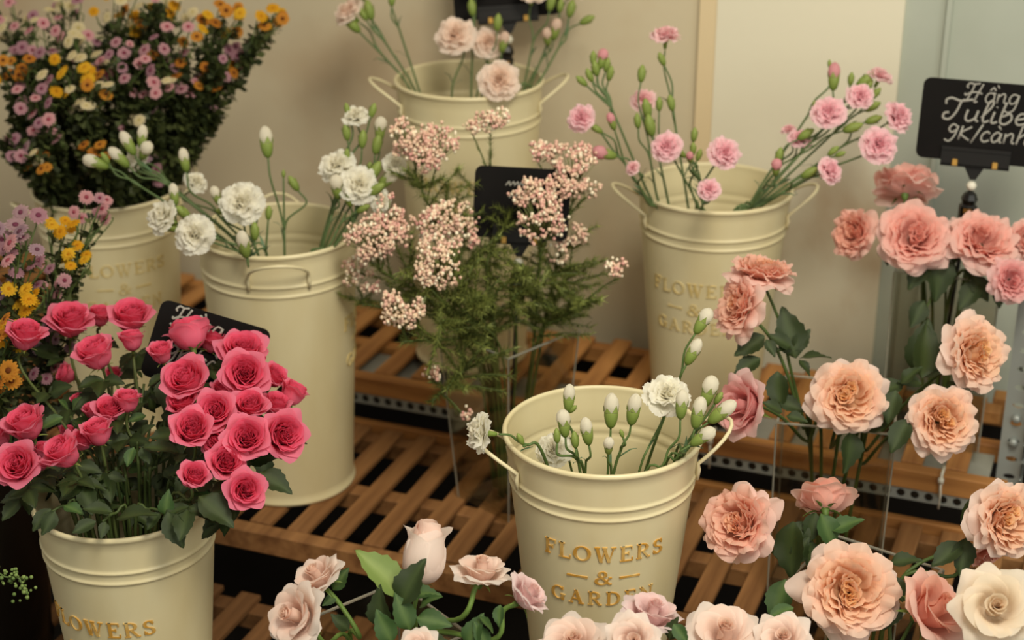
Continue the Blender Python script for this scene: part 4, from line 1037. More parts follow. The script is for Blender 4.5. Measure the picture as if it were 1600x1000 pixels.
# ================================================================ carnations
def wc(*heads, label, entry=None, cut=.45, blades=2): carnation(list(heads), B_white.ves, label, 'white carnations in the tall left bucket', 'white', entry, cut=cut, blades=blades)
L_ = lambda u, v, px, f, d=2.46: ('bloom', u, v, px, f, d)
bd = lambda u, v, px, f, d=2.46: ('bud', u, v, px, f, d)
gr = lambda u, v, px, f, d=2.46: ('green', u, v, px, f, d)
wc(bd(150, 254, 42, (-.9, .35, .3)), gr(163, 245, 26, (-.5, .8, .3)), label='white carnation spray reaching farthest left, one slim bud', entry=(372, 392), cut=.75)
wc(bd(200, 224, 42, (-.45, .85, .2)), bd(186, 246, 42, (-.6, .6, .3)), bd(222, 214, 38, (.1, .95, .2)), label='white carnation spray with three buds before the mixed bunch', entry=(380, 390), cut=.7)
wc(L_(212, 246, 46, (-.4, .2, .5), 2.50), bd(227, 236, 40, (.4, .5, .6)), label='white carnation spray with a drooping half open flower', entry=(384, 392), cut=.68)
wc(bd(288, 250, 38, (-.15, .95, .2)), L_(307, 284, 42, (.5, .5, .5), 2.5), label='white carnation stem with one bud above a small flower', entry=(396, 398), cut=.5)
wc(L_(252, 338, 62, (-.7, .35, .6), 2.38), bd(272, 304, 36, (-.1, .95, .2), 2.42), gr(284, 330, 40, (-.5, .5, .5), 2.4), gr(266, 355, 34, (-.8, .2, .5), 2.4), label='white carnation facing left over the bucket rim', entry=(385, 396), cut=.4)
wc(L_(303, 366, 66, (-.15, .1, .98), 2.36), label='white carnation facing front, lowest at the left rim', entry=(375, 394))
wc(L_(378, 316, 72, (-.05, .25, .96), 2.40), bd(338, 306, 32, (-.3, .9, .3), 2.42), gr(345, 330, 26, (-.9, .2, .3), 2.42), gr(409, 316, 24, (.3, .8, .5), 2.42), label='largest white carnation, at the middle of the left bucket', entry=(404, 400), cut=.3)
wc(gr(420, 330, 28, (.1, .95, .2), 2.42), gr(398, 358, 36, (0, .95, .2), 2.4), label='green carnation buds standing alone beside the largest white flower', entry=(417, 402), cut=.2)
wc(bd(416, 222, 50, (-.1, .98, .1), 2.46), gr(457, 284, 34, (-.5, .8, .2), 2.48), gr(443, 270, 16, (0, 1, .1), 2.48), label='tallest white carnation bud, straight up in the middle', entry=(445, 404), cut=.35)
wc(bd(381, 382, 48, (-.1, .85, .5), 2.36), label='plump white carnation bud inside the rim, low', entry=(388, 400))
wc(L_(556, 180, 46, (-.1, .7, .6)), gr(583, 170, 30, (.3, .9, .2)), gr(541, 203, 34, (-.1, .9, .2)), gr(542, 168, 24, (-.2, .95, .1)), label='white carnation spray rising highest on the right side', entry=(500, 388), cut=.62)
wc(gr(567, 214, 36, (.1, .95, .2)), gr(590, 222, 40, (.2, .9, .2)), bd(594, 202, 40, (.1, .9, .3)), label='green budded carnation spray right of the highest white flower', entry=(508, 386), cut=.6)
wc(L_(525, 258, 62, (-.3, .5, .75), 2.44), bd(526, 292, 42, (-.05, .8, .5), 2.42), gr(542, 240, 26, (.1, .9, .3), 2.44), label='round white carnation with a plump bud below, right cluster', entry=(503, 390), cut=.5)
wc(L_(560, 288, 64, (.15, .25, .9), 2.42), gr(545, 310, 32, (-.1, .7, .5), 2.42), label='white carnation facing front, low in the right cluster', entry=(512, 388), cut=.4)
wc(L_(618, 256, 44, (.4, .4, .7), 2.46), bd(606, 280, 46, (.7, .5, .4), 2.44), gr(587, 264, 44, (.5, .8, .2), 2.44), gr(578, 262, 30, (0, .9, .3), 2.46), label='white carnation spray pointing right toward the rice flowers', entry=(520, 386), cut=.55)
wc(L_(596, 314, 40, (.6, -.1, .6), 2.44), gr(590, 294, 42, (.8, .5, .3), 2.42), gr(570, 325, 30, (.8, .4, .3), 2.42), label='white carnation drooping right behind the rice flowers', entry=(520, 388), cut=.5)

def pc(*heads, label, entry=None, cut=.5, blades=2): carnation(list(heads), B_pink.ves, label, 'pink carnations in the right bucket', 'pink', entry, cut=cut, blades=blades)
D = 2.50
pc(gr(927, 88, 28, (0, .95, .2), D), bd(941, 92, 32, (.2, .95, .2), D), gr(930, 104, 32, (-.2, .9, .3), D), gr(949, 99, 28, (.2, .9, .3), D), gr(920, 115, 28, (-.4, .9, .2), D), gr(954, 112, 30, (.2, .9, .3), D), gr(907, 125, 28, (-.7, .6, .2), D), label='pink carnation spray with a tight cluster of green buds, far left', entry=(1020, 316), cut=.75)
pc(L_(907, 184, 48, (-.5, .2, .8), 2.44), gr(930, 200, 28, (-.8, .5, .2), 2.46), bd(956, 190, 30, (-.3, .8, .4), 2.46), label='pink carnation at the far left of the pink bucket', entry=(1018, 318), cut=.55)
pc(bd(945, 240, 42, (-.9, .2, .4), 2.44), L_(988, 262, 26, (-.5, .3, .6), 2.44), label='pink carnation bud pointing left, low on the left side', entry=(1015, 320), cut=.5)
pc(gr(1003, 112, 34, (.1, .98, .1), 2.5), gr(996, 186, 30, (-.1, .95, .2), 2.5), label='single tall green carnation bud left of the highest pink flower', entry=(1030, 318), cut=.45)
pc(L_(1040, 54, 50, (0, .85, .4), D), gr(1033, 90, 28, (-.4, .9, .2), D), gr(1048, 158, 32, (-.2, .95, .2), D), label='highest pink carnation, on the tallest stem', entry=(1075, 322), cut=.62)
pc(L_(1005, 155, 44, (-.1, .5, .7), 2.56), gr(1010, 166, 40, (-.2, .9, .3), D), gr(1030, 160, 28, (0, .95, .2), D), gr(1015, 192, 44, (-.2, .9, .2), D), label='carnation spray of green buds before a blurred pink flower', entry=(1045, 320), cut=.55)
pc(L_(1041, 228, 52, (-.3, .3, .85), 2.42), gr(1062, 238, 26, (-.7, .5, .3), 2.44), label='light pink carnation left of the middle pair', entry=(1090, 324), cut=.3)
pc(L_(1132, 238, 54, (.15, .25, .9), 2.42), gr(1085, 208, 28, (.1, .95, .2), 2.46), gr(1083, 230, 26, (0, .9, .3), 2.44), bd(1078, 246, 26, (-.1, .5, .8), 2.42), gr(1093, 240, 24, (.3, .9, .2), 2.44), label='light pink carnation right of the middle pair', entry=(1098, 326), cut=.45, blades=5)
pc(L_(1108, 295, 38, (-.1, .3, .9), 2.38), label='small pink carnation low before the rim', entry=(1094, 328))
pc(bd(1303, 120, 44, (.05, .98, .1), D), gr(1296, 98, 16, (0, 1, 0), D), label='upright pink carnation bud at the top of the right cluster', entry=(1170, 322), cut=.72)
pc(L_(1376, 118, 44, (.35, .8, .3), D), gr(1330, 121, 26, (.1, .95, .2), D), gr(1354, 124, 42, (.7, .6, .2), D), gr(1358, 132, 28, (.6, .7, .2), D), label='pink carnation at the upper right tip of the right cluster', entry=(1178, 320), cut=.75)
pc(L_(1344, 149, 46, (0, .4, .85), 2.46), gr(1370, 144, 28, (.6, .7, .3), D), gr(1366, 165, 34, (.8, .4, .3), D), label='small pink carnation in the middle of the right cluster', entry=(1182, 320), cut=.72)
pc(L_(1295, 174, 58, (-.15, .45, .85), 2.44), gr(1274, 165, 26, (-.3, .9, .2), D), gr(1336, 198, 40, (.9, .3, .2), 2.46), label='pale pink carnation at the left of the right cluster', entry=(1176, 322), cut=.62)
pc(L_(1405, 181, 56, (.55, .35, .7), 2.46), gr(1368, 186, 34, (.9, .3, .2), 2.48), label='pink carnation farthest right, before the blue panel', entry=(1185, 320), cut=.72)
pc(L_(1374, 226, 62, (.15, .15, .95), 2.42), gr(1304, 234, 26, (.7, .6, .2), 2.44), gr(1315, 240, 22, (.8, .3, .3), 2.44), label='bright pink carnation facing front, right side', entry=(1186, 322), cut=.55)
pc(L_(1250, 216, 40, (.1, .6, .6), D), gr(1262, 208, 36, (.8, .5, .2), 2.48), L_(1232, 202, 26, (-.2, .8, .3), 2.52), label='deep pink carnation half hidden inside the right cluster', entry=(1174, 322), cut=.55)
pc(L_(1298, 266, 46, (.55, .2, .7), 2.42), gr(1268, 268, 36, (.7, .4, .2), 2.44), label='pink carnation drooping over the right rim', entry=(1190, 322), cut=.5)
pc(bd(1213, 262, 32, (0, .7, .6), 2.42), gr(1218, 240, 32, (.2, .9, .2), 2.46), label='pink carnation bud low inside the right cluster', entry=(1172, 324), cut=.5, blades=4)

def tc(*heads, label, entry=None, cut=.5, blades=2): carnation(list(heads), B_top.ves, label, 'blush carnations in the tall back bucket', 'blush', entry, cut=cut, blades=blades)
D = 2.72
tc(L_(543, 18, 54, (-.6, .5, .4), D), gr(548, 36, 40, (-.6, .6, .2), D), label='blush carnation at the top left of the tall back bucket', entry=(640, 138), cut=.55)
tc(gr(576, 12, 40, (-.2, .9, .2), D), gr(566, 20, 28, (-.5, .8, .2), D), L_(562, -18, 46, (-.3, .8, .4), D), label='green budded blush carnation spray at the top edge, left', entry=(648, 140), cut=.6)
tc(L_(600, -30, 50, (-.2, .7, .5), D), gr(612, -5, 30, (0, .95, .1), D), label='blush carnation stem leaving the picture at the top, left', entry=(655, 142), cut=.6)
tc(L_(711, 55, 66, (-.2, .35, .9), 2.66), label='blush carnation facing front before the hanging sign', entry=(706, 150))
tc(L_(762, 66, 54, (.1, .3, .8), 2.72), bd(787, 66, 34, (.2, .9, .3), 2.70), gr(778, 32, 34, (.1, .95, .2), 2.70), label='blush carnation right behind the front facing one', entry=(745, 150), cut=.55)
tc(L_(780, 125, 68, (.1, .2, .95), 2.60), label='blush carnation lowest in the tall bucket, facing front', entry=(752, 152))
tc(gr(737, 8, 34, (-.1, .95, .1), D), L_(742, -30, 46, (0, .8, .5), D), label='green blush carnation bud before the hanging sign', entry=(736, 150), cut=.5)
tc(gr(920, 30, 32, (.85, .4, .2), D), gr(893, 10, 36, (.2, .9, .2), D), label='blush carnation spray at the right with two green buds', entry=(838, 134), cut=.6)
tc(bd(868, 46, 36, (.2, .9, .4), D), bd(855, 58, 32, (-.1, .7, .6), D), label='pair of blush carnation buds on the right side', entry=(822, 138), cut=.55)
tc(L_(832, -12, 50, (.1, .7, .5), D), gr(862, 0, 36, (.2, .9, .2), D), label='blush carnation cut by the top edge, right of the sign', entry=(818, 140), cut=.6)
tc(L_(895, -18, 46, (.4, .7, .4), D), gr(876, 6, 28, (.1, .95, .2), D), label='blush carnation stem leaving the picture at the top right', entry=(828, 137), cut=.62)

def fc(*heads, label, entry=None, cut=.5, blades=1): carnation(list(heads), B_front.ves, label, 'white carnation buds in the front bucket', 'white', entry, cut=cut, blades=blades, stemc=lin(86, 108, 58))
fc(bd(889, 622, 44, (.05, .98, .15), 2.02), gr(896, 638, 22, (.6, .6, .4), 2.02), label='white carnation bud highest at the left in the front bucket', entry=(905, 728), cut=.5)
fc(bd(881, 662, 46, (-.12, .95, .25), 1.98), gr(870, 678, 30, (-.05, .95, .2), 1.98), gr(898, 684, 34, (-.1, .95, .2), 1.98), label='white carnation bud with two green buds, left in the front bucket', entry=(911, 731), cut=.25)
fc(bd(917, 674, 46, (-.15, .95, .25), 1.97), label='plump white carnation bud right of the left group', entry=(915, 732))
fc(bd(955, 642, 56, (.02, .98, .15), 2.0), label='slim white carnation bud standing straight in the middle', entry=(950, 733))
fc(bd(990, 640, 52, (.15, .95, .25), 1.99), gr(971, 676, 18, (-.3, .9, .3), 1.98), label='white carnation bud leaning right, right of the straight one', entry=(960, 734), cut=.5)
fc(bd(951, 697, 34, (0, .8, .6), 1.94), label='small tight carnation bud lowest in the middle', entry=(955, 735))
fc(L_(1042, 616, 76, (.02, .55, .75), 1.99), label='open white carnation at the right in the front bucket', entry=(1000, 732))
fc(bd(1065, 632, 48, (.06, .97, .2), 1.95), label='white carnation bud just before the open flower', entry=(1035, 728))
fc(bd(1107, 612, 52, (.25, .93, .2), 1.98), gr(1124, 620, 28, (.5, .8, .2), 1.99), label='white carnation bud tallest of the cluster at the right rim', entry=(1062, 715), cut=.45)
fc(bd(1091, 645, 52, (.2, .95, .2), 1.95), label='white carnation bud at the left of the rim cluster', entry=(1056, 718))
fc(bd(1128, 644, 54, (.75, .6, .2), 1.96), label='white carnation bud pointing at the pink cupped rose', entry=(1066, 712))
fc(bd(1098, 683, 46, (.8, .55, .2), 1.95), label='white carnation bud lowest at the right, by the handle', entry=(1066, 714))
fc(bd(1098, 502, 46, (.5, .85, .1), 2.06), bd(1083, 550, 46, (.45, .88, .15), 2.05), label='pair of white carnation buds on the tallest stem, before the peach rose', entry=(1020, 700), cut=.62)
fc(L_(748, 676, 66, (-.92, .1, .35), 1.98), gr(812, 684, 26, (-.4, .8, .3), 2.0), label='white carnation leaning out left over the front bucket handle', entry=(845, 702), cut=.45)
fc(L_(866, 702, 60, (-.1, .4, .8), 2.04), label='white carnation sunk inside the front bucket, blurred', entry=(890, 722))
# ================================================================ chrysanthemum sprays
def v_daisy(petc, cenc, seed, n=15, double=False):
    R.seed(seed); mb = MB()
    for ring in range(2 if not double else 3):
        for k in range(n):
            a = 2 * math.pi * (k + .5 * ring) / n + R.uniform(-.06, .06); ln = (1.0, .82, .6)[ring] * R.uniform(.92, 1.05); w = .16
            z1 = 0.04 + .10 * ring; vs = []
            for t, ww, z in ((.18, .35, .0), (.55, 1, z1 + .03), (.85, .9, z1), (1.0, .35, z1 - .05)):
                for u in (-1, 1):
                    r, s = ln * t, u * w * ww * ln
                    vs.append((r * math.cos(a) - s * math.sin(a), r * math.sin(a) + s * math.cos(a), z))
            mb.add(vs, [(0, 1, 3, 2), (2, 3, 5, 4), (4, 5, 7, 6)], petc if ring == 0 else mix(petc, cenc, .15))
    pm = mb.mesh('daisy_petals', M['petal'])
    c = MB(); c.ball((0, 0, .06), .30 if not double else .24, cenc, 9, 5, .55)
    return pm, c.mesh('daisy_disc', M['petal'])
DAISY = {
 'mauve': [v_daisy(lin(206, 160, 168), lin(146, 66, 88), 1), v_daisy(lin(192, 148, 160), lin(140, 70, 96), 2), v_daisy(lin(222, 172, 176), lin(176, 84, 100), 3)],
 'lilac': [v_daisy(lin(184, 154, 166), lin(124, 78, 94), 9), v_daisy(lin(196, 164, 170), lin(136, 72, 96), 10)],
 'yellow': [v_daisy(lin(230, 178, 40), lin(206, 140, 26), 4, 14, True), v_daisy(lin(234, 192, 54), lin(210, 150, 30), 5, 14, True)],
 'orange': [v_daisy(lin(216, 152, 58), lin(128, 70, 30), 6), v_daisy(lin(206, 136, 50), lin(120, 62, 28), 7)],
 'cream': [v_daisy(lin(232, 220, 184), lin(212, 196, 120), 8, 16, True)],
}
def spray(colour, u, v, d, n, spread, ves, label, group, size=.0105, blades=110, up=(0, .35, .7), cup=None):
    R.seed(int(u * 3 + v * 7 + 5)); c = P(u, v, d); e = ves.entry(c, .85); ft = ves.foot(e)
    root = thing('chrysanthemum_spray', label, 'chrysanthemum', ft, 0, group)
    j = e.lerp(c, .72); paths = [(local(root, catmull([j, e.lerp(c, .35), e, ft], 5)), .0016, .0022, lin(74, 88, 48))]
    cols = colour if isinstance(colour, (list, tuple)) else [colour]
    pts = []
    for i in range(n):
        for _ in range(20):
            a, r = R.uniform(0, 6.28), spread * math.sqrt(R.random())
            p = P(u + r * math.cos(a), v + r * .8 * math.sin(a), d + R.uniform(-.035, .035))
            if all((p - q).length > size * 1.5 for q in pts): break
        pts.append(p)
        fd = face(up[0] + R.uniform(-.6, .6) + (u - 190) / 500, up[1] + R.uniform(-.3, .5), up[2] + R.uniform(-.2, .3))
        s = size * R.uniform(.85, 1.2)
        pm, dm = R.choice(DAISY[R.choice(cols)])
        f = link('flower', pm, root, align(p - ft, fd, s, R.uniform(0, 6))); link('disc', dm, f)
        paths.append((local(root, catmull([p, p - fd * .015, j.lerp(p, .4), j], 4)), .0009, .0013, lin(80, 98, 50)))
    link('stem', stem_mesh(paths), root)
    mb = MB(); top = c
    for i in range(blades):                                       # feathery foliage on the stem
        t = R.random() ** .7; q = e.lerp(j, t) if R.random() < .55 else j.lerp(R.choice(pts), R.uniform(0, .8))
        dr = Vector((R.gauss(0, 1), R.gauss(0, 1), R.gauss(.35, .7))).normalized(); ln = R.uniform(.012, .028)
        s = dr.cross(Vector((R.random(), R.random(), R.random() + .1))).normalized() * .0028
        q = q - root.location; col = mix(lin(40, 48, 26), lin(84, 92, 50), R.random() ** 1.5)
        a = q + dr * ln * .5
        mb.add([q, a + s, q + dr * ln, a - s, a + s * 2.2 + dr * ln * .25, a - s * 2.2 + dr * ln * .25], [(0, 1, 2, 3), (1, 4, 2), (3, 2, 5)], col)
    tag(link('foliage', mb.mesh('foliage', M['green'], False), root), kind='stuff')
    return root
MG = 'mixed chrysanthemum sprays in the back left bucket'
TL = [
 (['mauve'], 65, 72, 2.64, 8, 40, 'mauve daisy spray high at the left of the mixed bunch'),
 (['mauve', 'cream'], 130, 78, 2.62, 8, 36, 'mauve daisy spray at the centre of the mixed bunch, near the cream buttons'),
 (['mauve'], 192, 92, 2.60, 8, 36, 'mauve daisy spray right of the centre of the mixed bunch'),
 (['mauve', 'orange'], 275, 72, 2.64, 8, 38, 'mauve daisy spray in the upper right part of the mixed bunch'),
 (['yellow', 'orange'], 20, 108, 2.58, 8, 32, 'bright yellow daisy spray at the left picture edge of the mixed bunch'),
 (['yellow', 'cream'], 262, 14, 2.72, 8, 36, 'yellow daisy spray at the top of the mixed bunch, right of centre'),
 (['yellow', 'orange'], 345, 32, 2.66, 9, 34, 'yellow daisy spray at the upper right shoulder of the mixed bunch'),
 (['yellow', 'orange'], 428, 30, 2.66, 6, 20, 'yellow daisy spray sticking out farthest right of the mixed bunch'),
 (['cream', 'yellow'], 182, 16, 2.70, 8, 32, 'cream button spray at the top centre of the mixed bunch'),
 (['cream', 'yellow'], 100, 118, 2.56, 8, 36, 'cream button spray in the left middle of the mixed bunch'),
 (['cream'], 122, 152, 2.56, 4, 24, 'few cream buttons below the middle of the mixed bunch'),
 (['mauve'], 58, 150, 2.55, 8, 34, 'mauve daisy spray low at the left of the mixed bunch'),
 (['orange', 'cream'], 145, 142, 2.57, 6, 30, 'orange daisy spray below the centre of the mixed bunch'),
 (['orange'], 150, 235, 2.52, 5, 22, 'orange daisy spray lowest in the mixed bunch, over the bucket rim'),
 (['mauve', 'cream'], 232, 128, 2.60, 7, 36, 'mauve and cream daisy spray right of the middle of the mixed bunch'),
 (['orange', 'mauve'], 292, 122, 2.64, 7, 30, 'orange daisy spray on the right side of the mixed bunch'),
 (['mauve', 'orange'], 338, 120, 2.66, 6, 26, 'mauve daisy spray at the right edge of the mixed bunch, below the yellow'),
 (['mauve', 'cream'], 20, 30, 2.72, 8, 40, 'mixed daisy spray in the top left picture corner'),
 (['mauve', 'cream'], 100, 28, 2.74, 8, 38, 'mauve and cream daisy spray at the top edge, left of the cream buttons'),
 (['mauve', 'yellow'], 365, 85, 2.70, 6, 26, 'mauve daisy spray behind the yellow right shoulder'),
 (['mauve'], 70, 205, 2.54, 4, 22, 'three or four mauve daisies in the dark leaves above the left rim'),
 (['mauve', 'lilac'], 24, 232, 2.54, 4, 18, 'mauve daisies low at the left picture edge above the bucket'),
 (['orange', 'cream'], 60, 250, 2.53, 4, 20, 'dull orange daisies just above the left bucket rim'),
 (['mauve', 'lilac'], 238, 262, 2.66, 5, 26, 'pink daisies behind the white carnation buds, above the rim'),
 (['cream'], 215, 188, 2.62, 2, 14, 'single cream button low on the right of the mixed bunch'),
 (['orange', 'yellow'], 215, 28, 2.72, 5, 26, 'orange daisies at the top edge between cream and yellow'),
]
for c_, u, v, d, n, sp, lab in TL: spray(c_, u, v, d, n + 3, sp * 1.12, B_mixed.ves, lab, MG, blades=340)
for i in range(26):                                                # leafy flowerless stems that make the dark mass
    R.seed(900 + i); u, v = R.uniform(10, 345), R.uniform(-10, 225)
    if u > 260: v = R.uniform(40, 170)
    spray(['mauve'], u, v, 2.66 + R.uniform(-.05, .06), 1, 10, B_mixed.ves, 'dark leafy chrysanthemum stem inside the mixed bunch', 'leafy stems inside the mixed bunch', blades=420, size=.008)
LG = 'chrysanthemum sprays at the left edge'
LL = [
 (['mauve', 'lilac'], 28, 352, 2.22, 9, 40, 'large mauve daisies at the left edge, topmost of the lower bunch'),
 (['lilac', 'mauve'], 30, 402, 2.20, 9, 38, 'large lilac daisies at the left edge, below the mauve ones'),
 (['yellow'], 95, 348, 2.30, 6, 24, 'yellow button spray standing before the bucket of the mixed bunch'),
 (['yellow'], 122, 400, 2.30, 7, 24, 'yellow button spray before the faded bucket lettering'),
 (['mauve'], 145, 330, 2.36, 8, 32, 'pink daisy spray leaning right before the bucket of the mixed bunch'),
 (['yellow'], 36, 462, 2.20, 7, 30, 'yellow button spray at the left, above the hot pink roses'),
 (['orange', 'yellow'], 14, 520, 2.16, 8, 30, 'golden daisies at the left edge beside the highest left rose'),
 (['lilac'], 92, 532, 2.26, 7, 40, 'dim lilac daisies behind the hot pink roses at the left'),
 (['mauve'], 85, 440, 2.26, 7, 30, 'faded pink daisies between the yellow sprays'),
 (['orange'], 8, 592, 2.14, 5, 20, 'orange daisies at the left edge, lowest, beside a rose stem'),
 (['lilac', 'mauve'], 70, 582, 2.26, 3, 24, 'few lilac daisies low in the shade behind the roses'),
 (['lilac'], 12, 450, 2.24, 6, 26, 'lilac daisies at the left edge behind the yellow buttons'),
]
for c_, u, v, d, n, sp, lab in LL: spray(c_, u, v, d, n, sp, B_dark.ves, lab, LG, size=.0125 if u < 60 else .0098, blades=120, up=(.1, .35, .7))
# green sprig in the bottom left corner
ft = Vector((B_dark.c.x + .04, B_dark.c.y - .03, B_dark.zb + .02)); t = thing('green_sprig', 'small pale green sprig hanging in the dark bottom left corner', 'sprig', ft)
R.seed(77); mb = MB(); pts = catmull([P(38, 925, 2.0), P(28, 902, 2.0), P(2, 898, 2.0), P(-40, 850, 2.05), P(-55, 760, 2.1), ft], 6)
mb.tube(local(t, pts), .0012, 5, lin(90, 110, 60)); link('stem', mb.mesh('stem', M['green']), t)
mb = MB()
for i in range(60):
    q = pts[int(R.random() ** 1.6 * 16)] + Vector((R.gauss(0, .006), R.gauss(0, .006), R.gauss(0, .006))); mb.ball(q - ft, R.uniform(.0016, .003), mix(lin(96, 120, 62), lin(130, 150, 84), R.random()), 5, 4)
tag(link('seed_heads', mb.mesh('seed_heads', M['green']), t), kind='stuff')

# ================================================================ rice flower branches
RG = 'rice flower branches in the tapering vase'
RICE = [  # label, d, clusters (u,v,rx,ry), needle side twigs
 ('rice flower branch with the big flat pink head at the upper left', 2.42, [(645, 215, 44, 30), (684, 222, 30, 36), (660, 248, 30, 22)], [], .6),
 ('rice flower branch with the topmost single head', 2.44, [(766, 186, 28, 22), (738, 200, 14, 10)], [], .45),
 ('rice flower branch with loose heads arching at the upper right', 2.42, [(896, 262, 38, 38), (842, 240, 18, 18), (915, 295, 24, 14), (862, 232, 22, 14)], [], .6),
 ('rice flower branch with a full pink head before the black sign', 2.38, [(846, 335, 40, 44), (828, 296, 32, 22), (875, 290, 22, 18)], [], .5),
 ('rice flower branch with a broad head reaching left to the white bucket', 2.38, [(590, 370, 48, 36), (606, 330, 22, 26), (578, 398, 22, 14)], [], .6),
 ('rice flower branch with a pink head at the centre', 2.40, [(704, 345, 44, 30), (668, 345, 26, 26), (735, 372, 16, 14)], [], .5),
 ('rice flower branch with a dense cream and pink head below the centre', 2.34, [(690, 404, 38, 44), (664, 428, 18, 18)], [], .5),
 ('rice flower branch with a cream head low at the left', 2.33, [(628, 483, 32, 30), (612, 470, 14, 16)], [], .5),
 ('rice flower branch stretched right, ending in a small cream head', 2.36, [(963, 420, 16, 17)], [], .8),
 ('rice flower branch with a faint pink head far left', 2.44, [(558, 425, 22, 26), (580, 448, 14, 12)], [], .5),
 ('rice flower twig hanging down inside the vase, tiny white buds', 2.36, [(674, 586, 12, 12), (728, 645, 8, 10)], [], .9),
 ('rice flower branch with a faded head at the right behind the pink one', 2.46, [(896, 366, 22, 16), (872, 392, 16, 18)], [], .5),
]
def rice(label, d, heads, twigs, dens):
    R.seed(int(heads[0][0] * 11)); c = P(heads[0][0], heads[0][1], d)
    e = V_rice.entry(c, .8); ft = V_rice.foot(e); root = thing('rice_flower', label, 'rice flower', ft, 0, RG)
    gcol = lin(84, 98, 50); L = (c - e).length
    below = c - Vector((0, 0, min(.05, L * .3)))
    if heads[0][0] > 940: below = c + (e - c) * .3 + Vector((0, 0, -.012))
    main = catmull([below, e.lerp(below, .5) + Vector((0, 0, L * .05)), e, ft], 8)
    paths = [(local(root, main), .0016, .0026, gcol)]; needles = MB()
    def needle(a, b, n, ln):
        for i in range(n):
            t = R.random(); q = a.lerp(b, t); ax = (a - b).normalized()
            o = Vector((R.gauss(0, 1), R.gauss(0, 1), R.gauss(0, 1))); o = (o - ax * o.dot(ax)).normalized()
            dr = (o + ax * R.uniform(.3, 1.1)).normalized(); l2 = ln * R.uniform(.6, 1.2); s = dr.cross(ax).normalized() * .0011
            q = q - root.location; col = mix(lin(70, 82, 36), lin(138, 146, 74), R.random())
            needles.add([q - s, q + s, q + dr * l2 + ax * l2 * .15], [(0, 1, 2)], col)
    k = len(main) - 9
    for i in range(k): needle(main[i], main[i + 1], int(26 * dens) + 6, .014)
    for (u, v, rx, ry) in heads:
        hc = P(u, v, d); cl = MB(); j = main[0].lerp(main[min(6, k)], R.random() * .6)
        fr = P(u, v + ry * .9, d + .01); paths.append((local(root, catmull([fr, j.lerp(fr, .5) + Vector((0, 0, .004)), j], 4)), .0010, .0013, gcol)); needle(fr, j, int(50 * dens), .012)
        n = int(rx * ry * .17) + 8; subs = [(R.uniform(0, 6.28), math.sqrt(R.random())) for _ in range(max(5, n // 8))]
        for i in range(n):
            a, r = subs[i % len(subs)]; x_, y_ = r * math.cos(a) + R.gauss(0, 4.6) / rx, r * math.sin(a) + R.gauss(0, 4.6) / ry; a, r = math.atan2(y_, x_), min(1.1, math.hypot(x_, y_)); dome = max(0, 1 - r * r)
            p = P(u + rx * r * math.cos(a), v + ry * r * math.sin(a), d - .022 * dome * min(rx, 40) / 40 + R.uniform(-.006, .006))
            tone = R.random(); warm = .5 + .5 * math.sin(u * .07 + v * .05)
            col = mix(lin(232, 208, 178), lin(214, 154, 148), clamp(tone * 1.0 - .38 + .40 * warm)) if tone > .2 else lin(244, 232, 206)
            cl.ball(p - root.location, R.uniform(.0019, .0031), col, 6, 4, 1.15)
            if i % 3 == 0: paths.append(([p - root.location, fr.lerp(p, .35) - root.location], .0004, .0006, lin(120, 128, 76)))
        tag(link('flower_head', cl.mesh('flower_head', M['bud']), root), kind='stuff')
    for i in range(int(9 * dens) + 7):                            # leafy side twigs
        q = main[R.randrange(2, max(3, k))]; o = Vector((R.gauss(0, 1), R.gauss(0, 1) * .6, R.uniform(.0, .9))).normalized() * R.uniform(.04, .10)
        tip = q + o; paths.append((local(root, [q, q.lerp(tip, .5) + Vector((0, 0, .004)), tip]), .0011, .0006, gcol)); needle(tip, q, int(80 * dens) + 45, .013)
    link('stem', stem_mesh(paths), root)
    tag(link('needle_leaves', needles.mesh('needle_leaves', M['green'], False), root), kind='stuff')
for a in RICE: rice(*a)
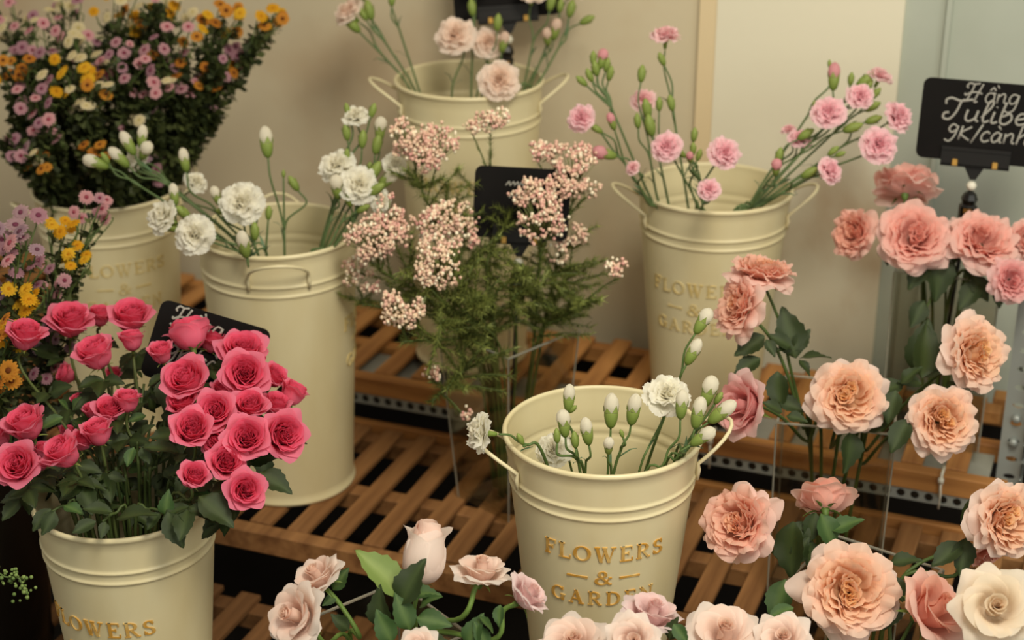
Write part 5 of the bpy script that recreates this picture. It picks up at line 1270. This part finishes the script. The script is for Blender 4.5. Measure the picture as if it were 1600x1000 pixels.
# drooping needle twigs at the vase mouth
for i, (u0, v0, u1, v1, d, lab) in enumerate(((700, 500, 668, 582, 2.34, 'needle leaved rice flower twig drooping over the left vase rim'), (735, 480, 760, 470, 2.33, 'short needle leaved twig standing at the vase mouth'), (690, 470, 640, 430, 2.36, 'needle leaved twig without flowers reaching left'), (770, 470, 830, 420, 2.38, 'needle leaved twig without flowers reaching right'), (720, 440, 730, 330, 2.42, 'tall needle leaved twig behind the central heads'), (760, 420, 800, 330, 2.41, 'needle leaved twig crossing the black sign'), (690, 380, 700, 290, 2.42, 'needle leaved twig below the big flat pink head'), (800, 470, 880, 440, 2.38, 'needle leaved twig under the stretched right branch'))):
    R.seed(70 + i); c = P(u1, v1, d); m = P(u0, v0, d); e = V_rice.entry(m, .7); ft = V_rice.foot(e); root = thing('rice_flower', lab, 'rice flower', ft, 0, RG)
    pts = catmull([c, m.lerp(c, .5) + Vector((0, 0, .008)), m, e, ft], 6); mb = MB()
    link('stem', stem_mesh([(local(root, pts), .001, .0022, lin(84, 98, 50))]), root)
    def nd(a, b, n):
        for q_ in range(n):
            q = a.lerp(b, R.random()); ax = (a - b).normalized(); o = Vector((R.gauss(0, 1), R.gauss(0, 1), R.gauss(0, 1))); o = (o - ax * o.dot(ax)).normalized()
            dr = (o + ax * R.uniform(.2, 1)).normalized(); l2 = .014 * R.uniform(.6, 1.2); s = dr.cross(ax).normalized() * .0009; q = q - root.location
            mb.add([q - s, q + s, q + dr * l2], [(0, 1, 2)], mix(lin(70, 82, 36), lin(138, 146, 74), R.random()))
    for k in range(14): nd(pts[k], pts[k + 1], 30)
    for k in range(7):
        q = pts[R.randrange(1, 14)]; o = Vector((R.gauss(0, 1), R.gauss(0, .7), R.uniform(-.3, .8))).normalized() * R.uniform(.025, .06)
        nd(q + o, q, 50)
    tag(link('needle_leaves', mb.mesh('needle_leaves', M['green'], False), root), kind='stuff')

# thin dark cable hanging in a loop against the panel at the right edge
c = [PY(u, v, WALL_Y - .012) for u, v in ((1640, 380), (1612, 440), (1598, 490), (1592, 530), (1596, 575), (1610, 620), (1650, 660))]
t = thing('hanging_cable', 'thin dark cable curving down the blue grey panel at the right picture edge', 'cable', c[-1])
b = MB(); b.tube(local(t, catmull(c, 6)), .002, 6); link('cable', b.mesh('cable', M['black']), t)
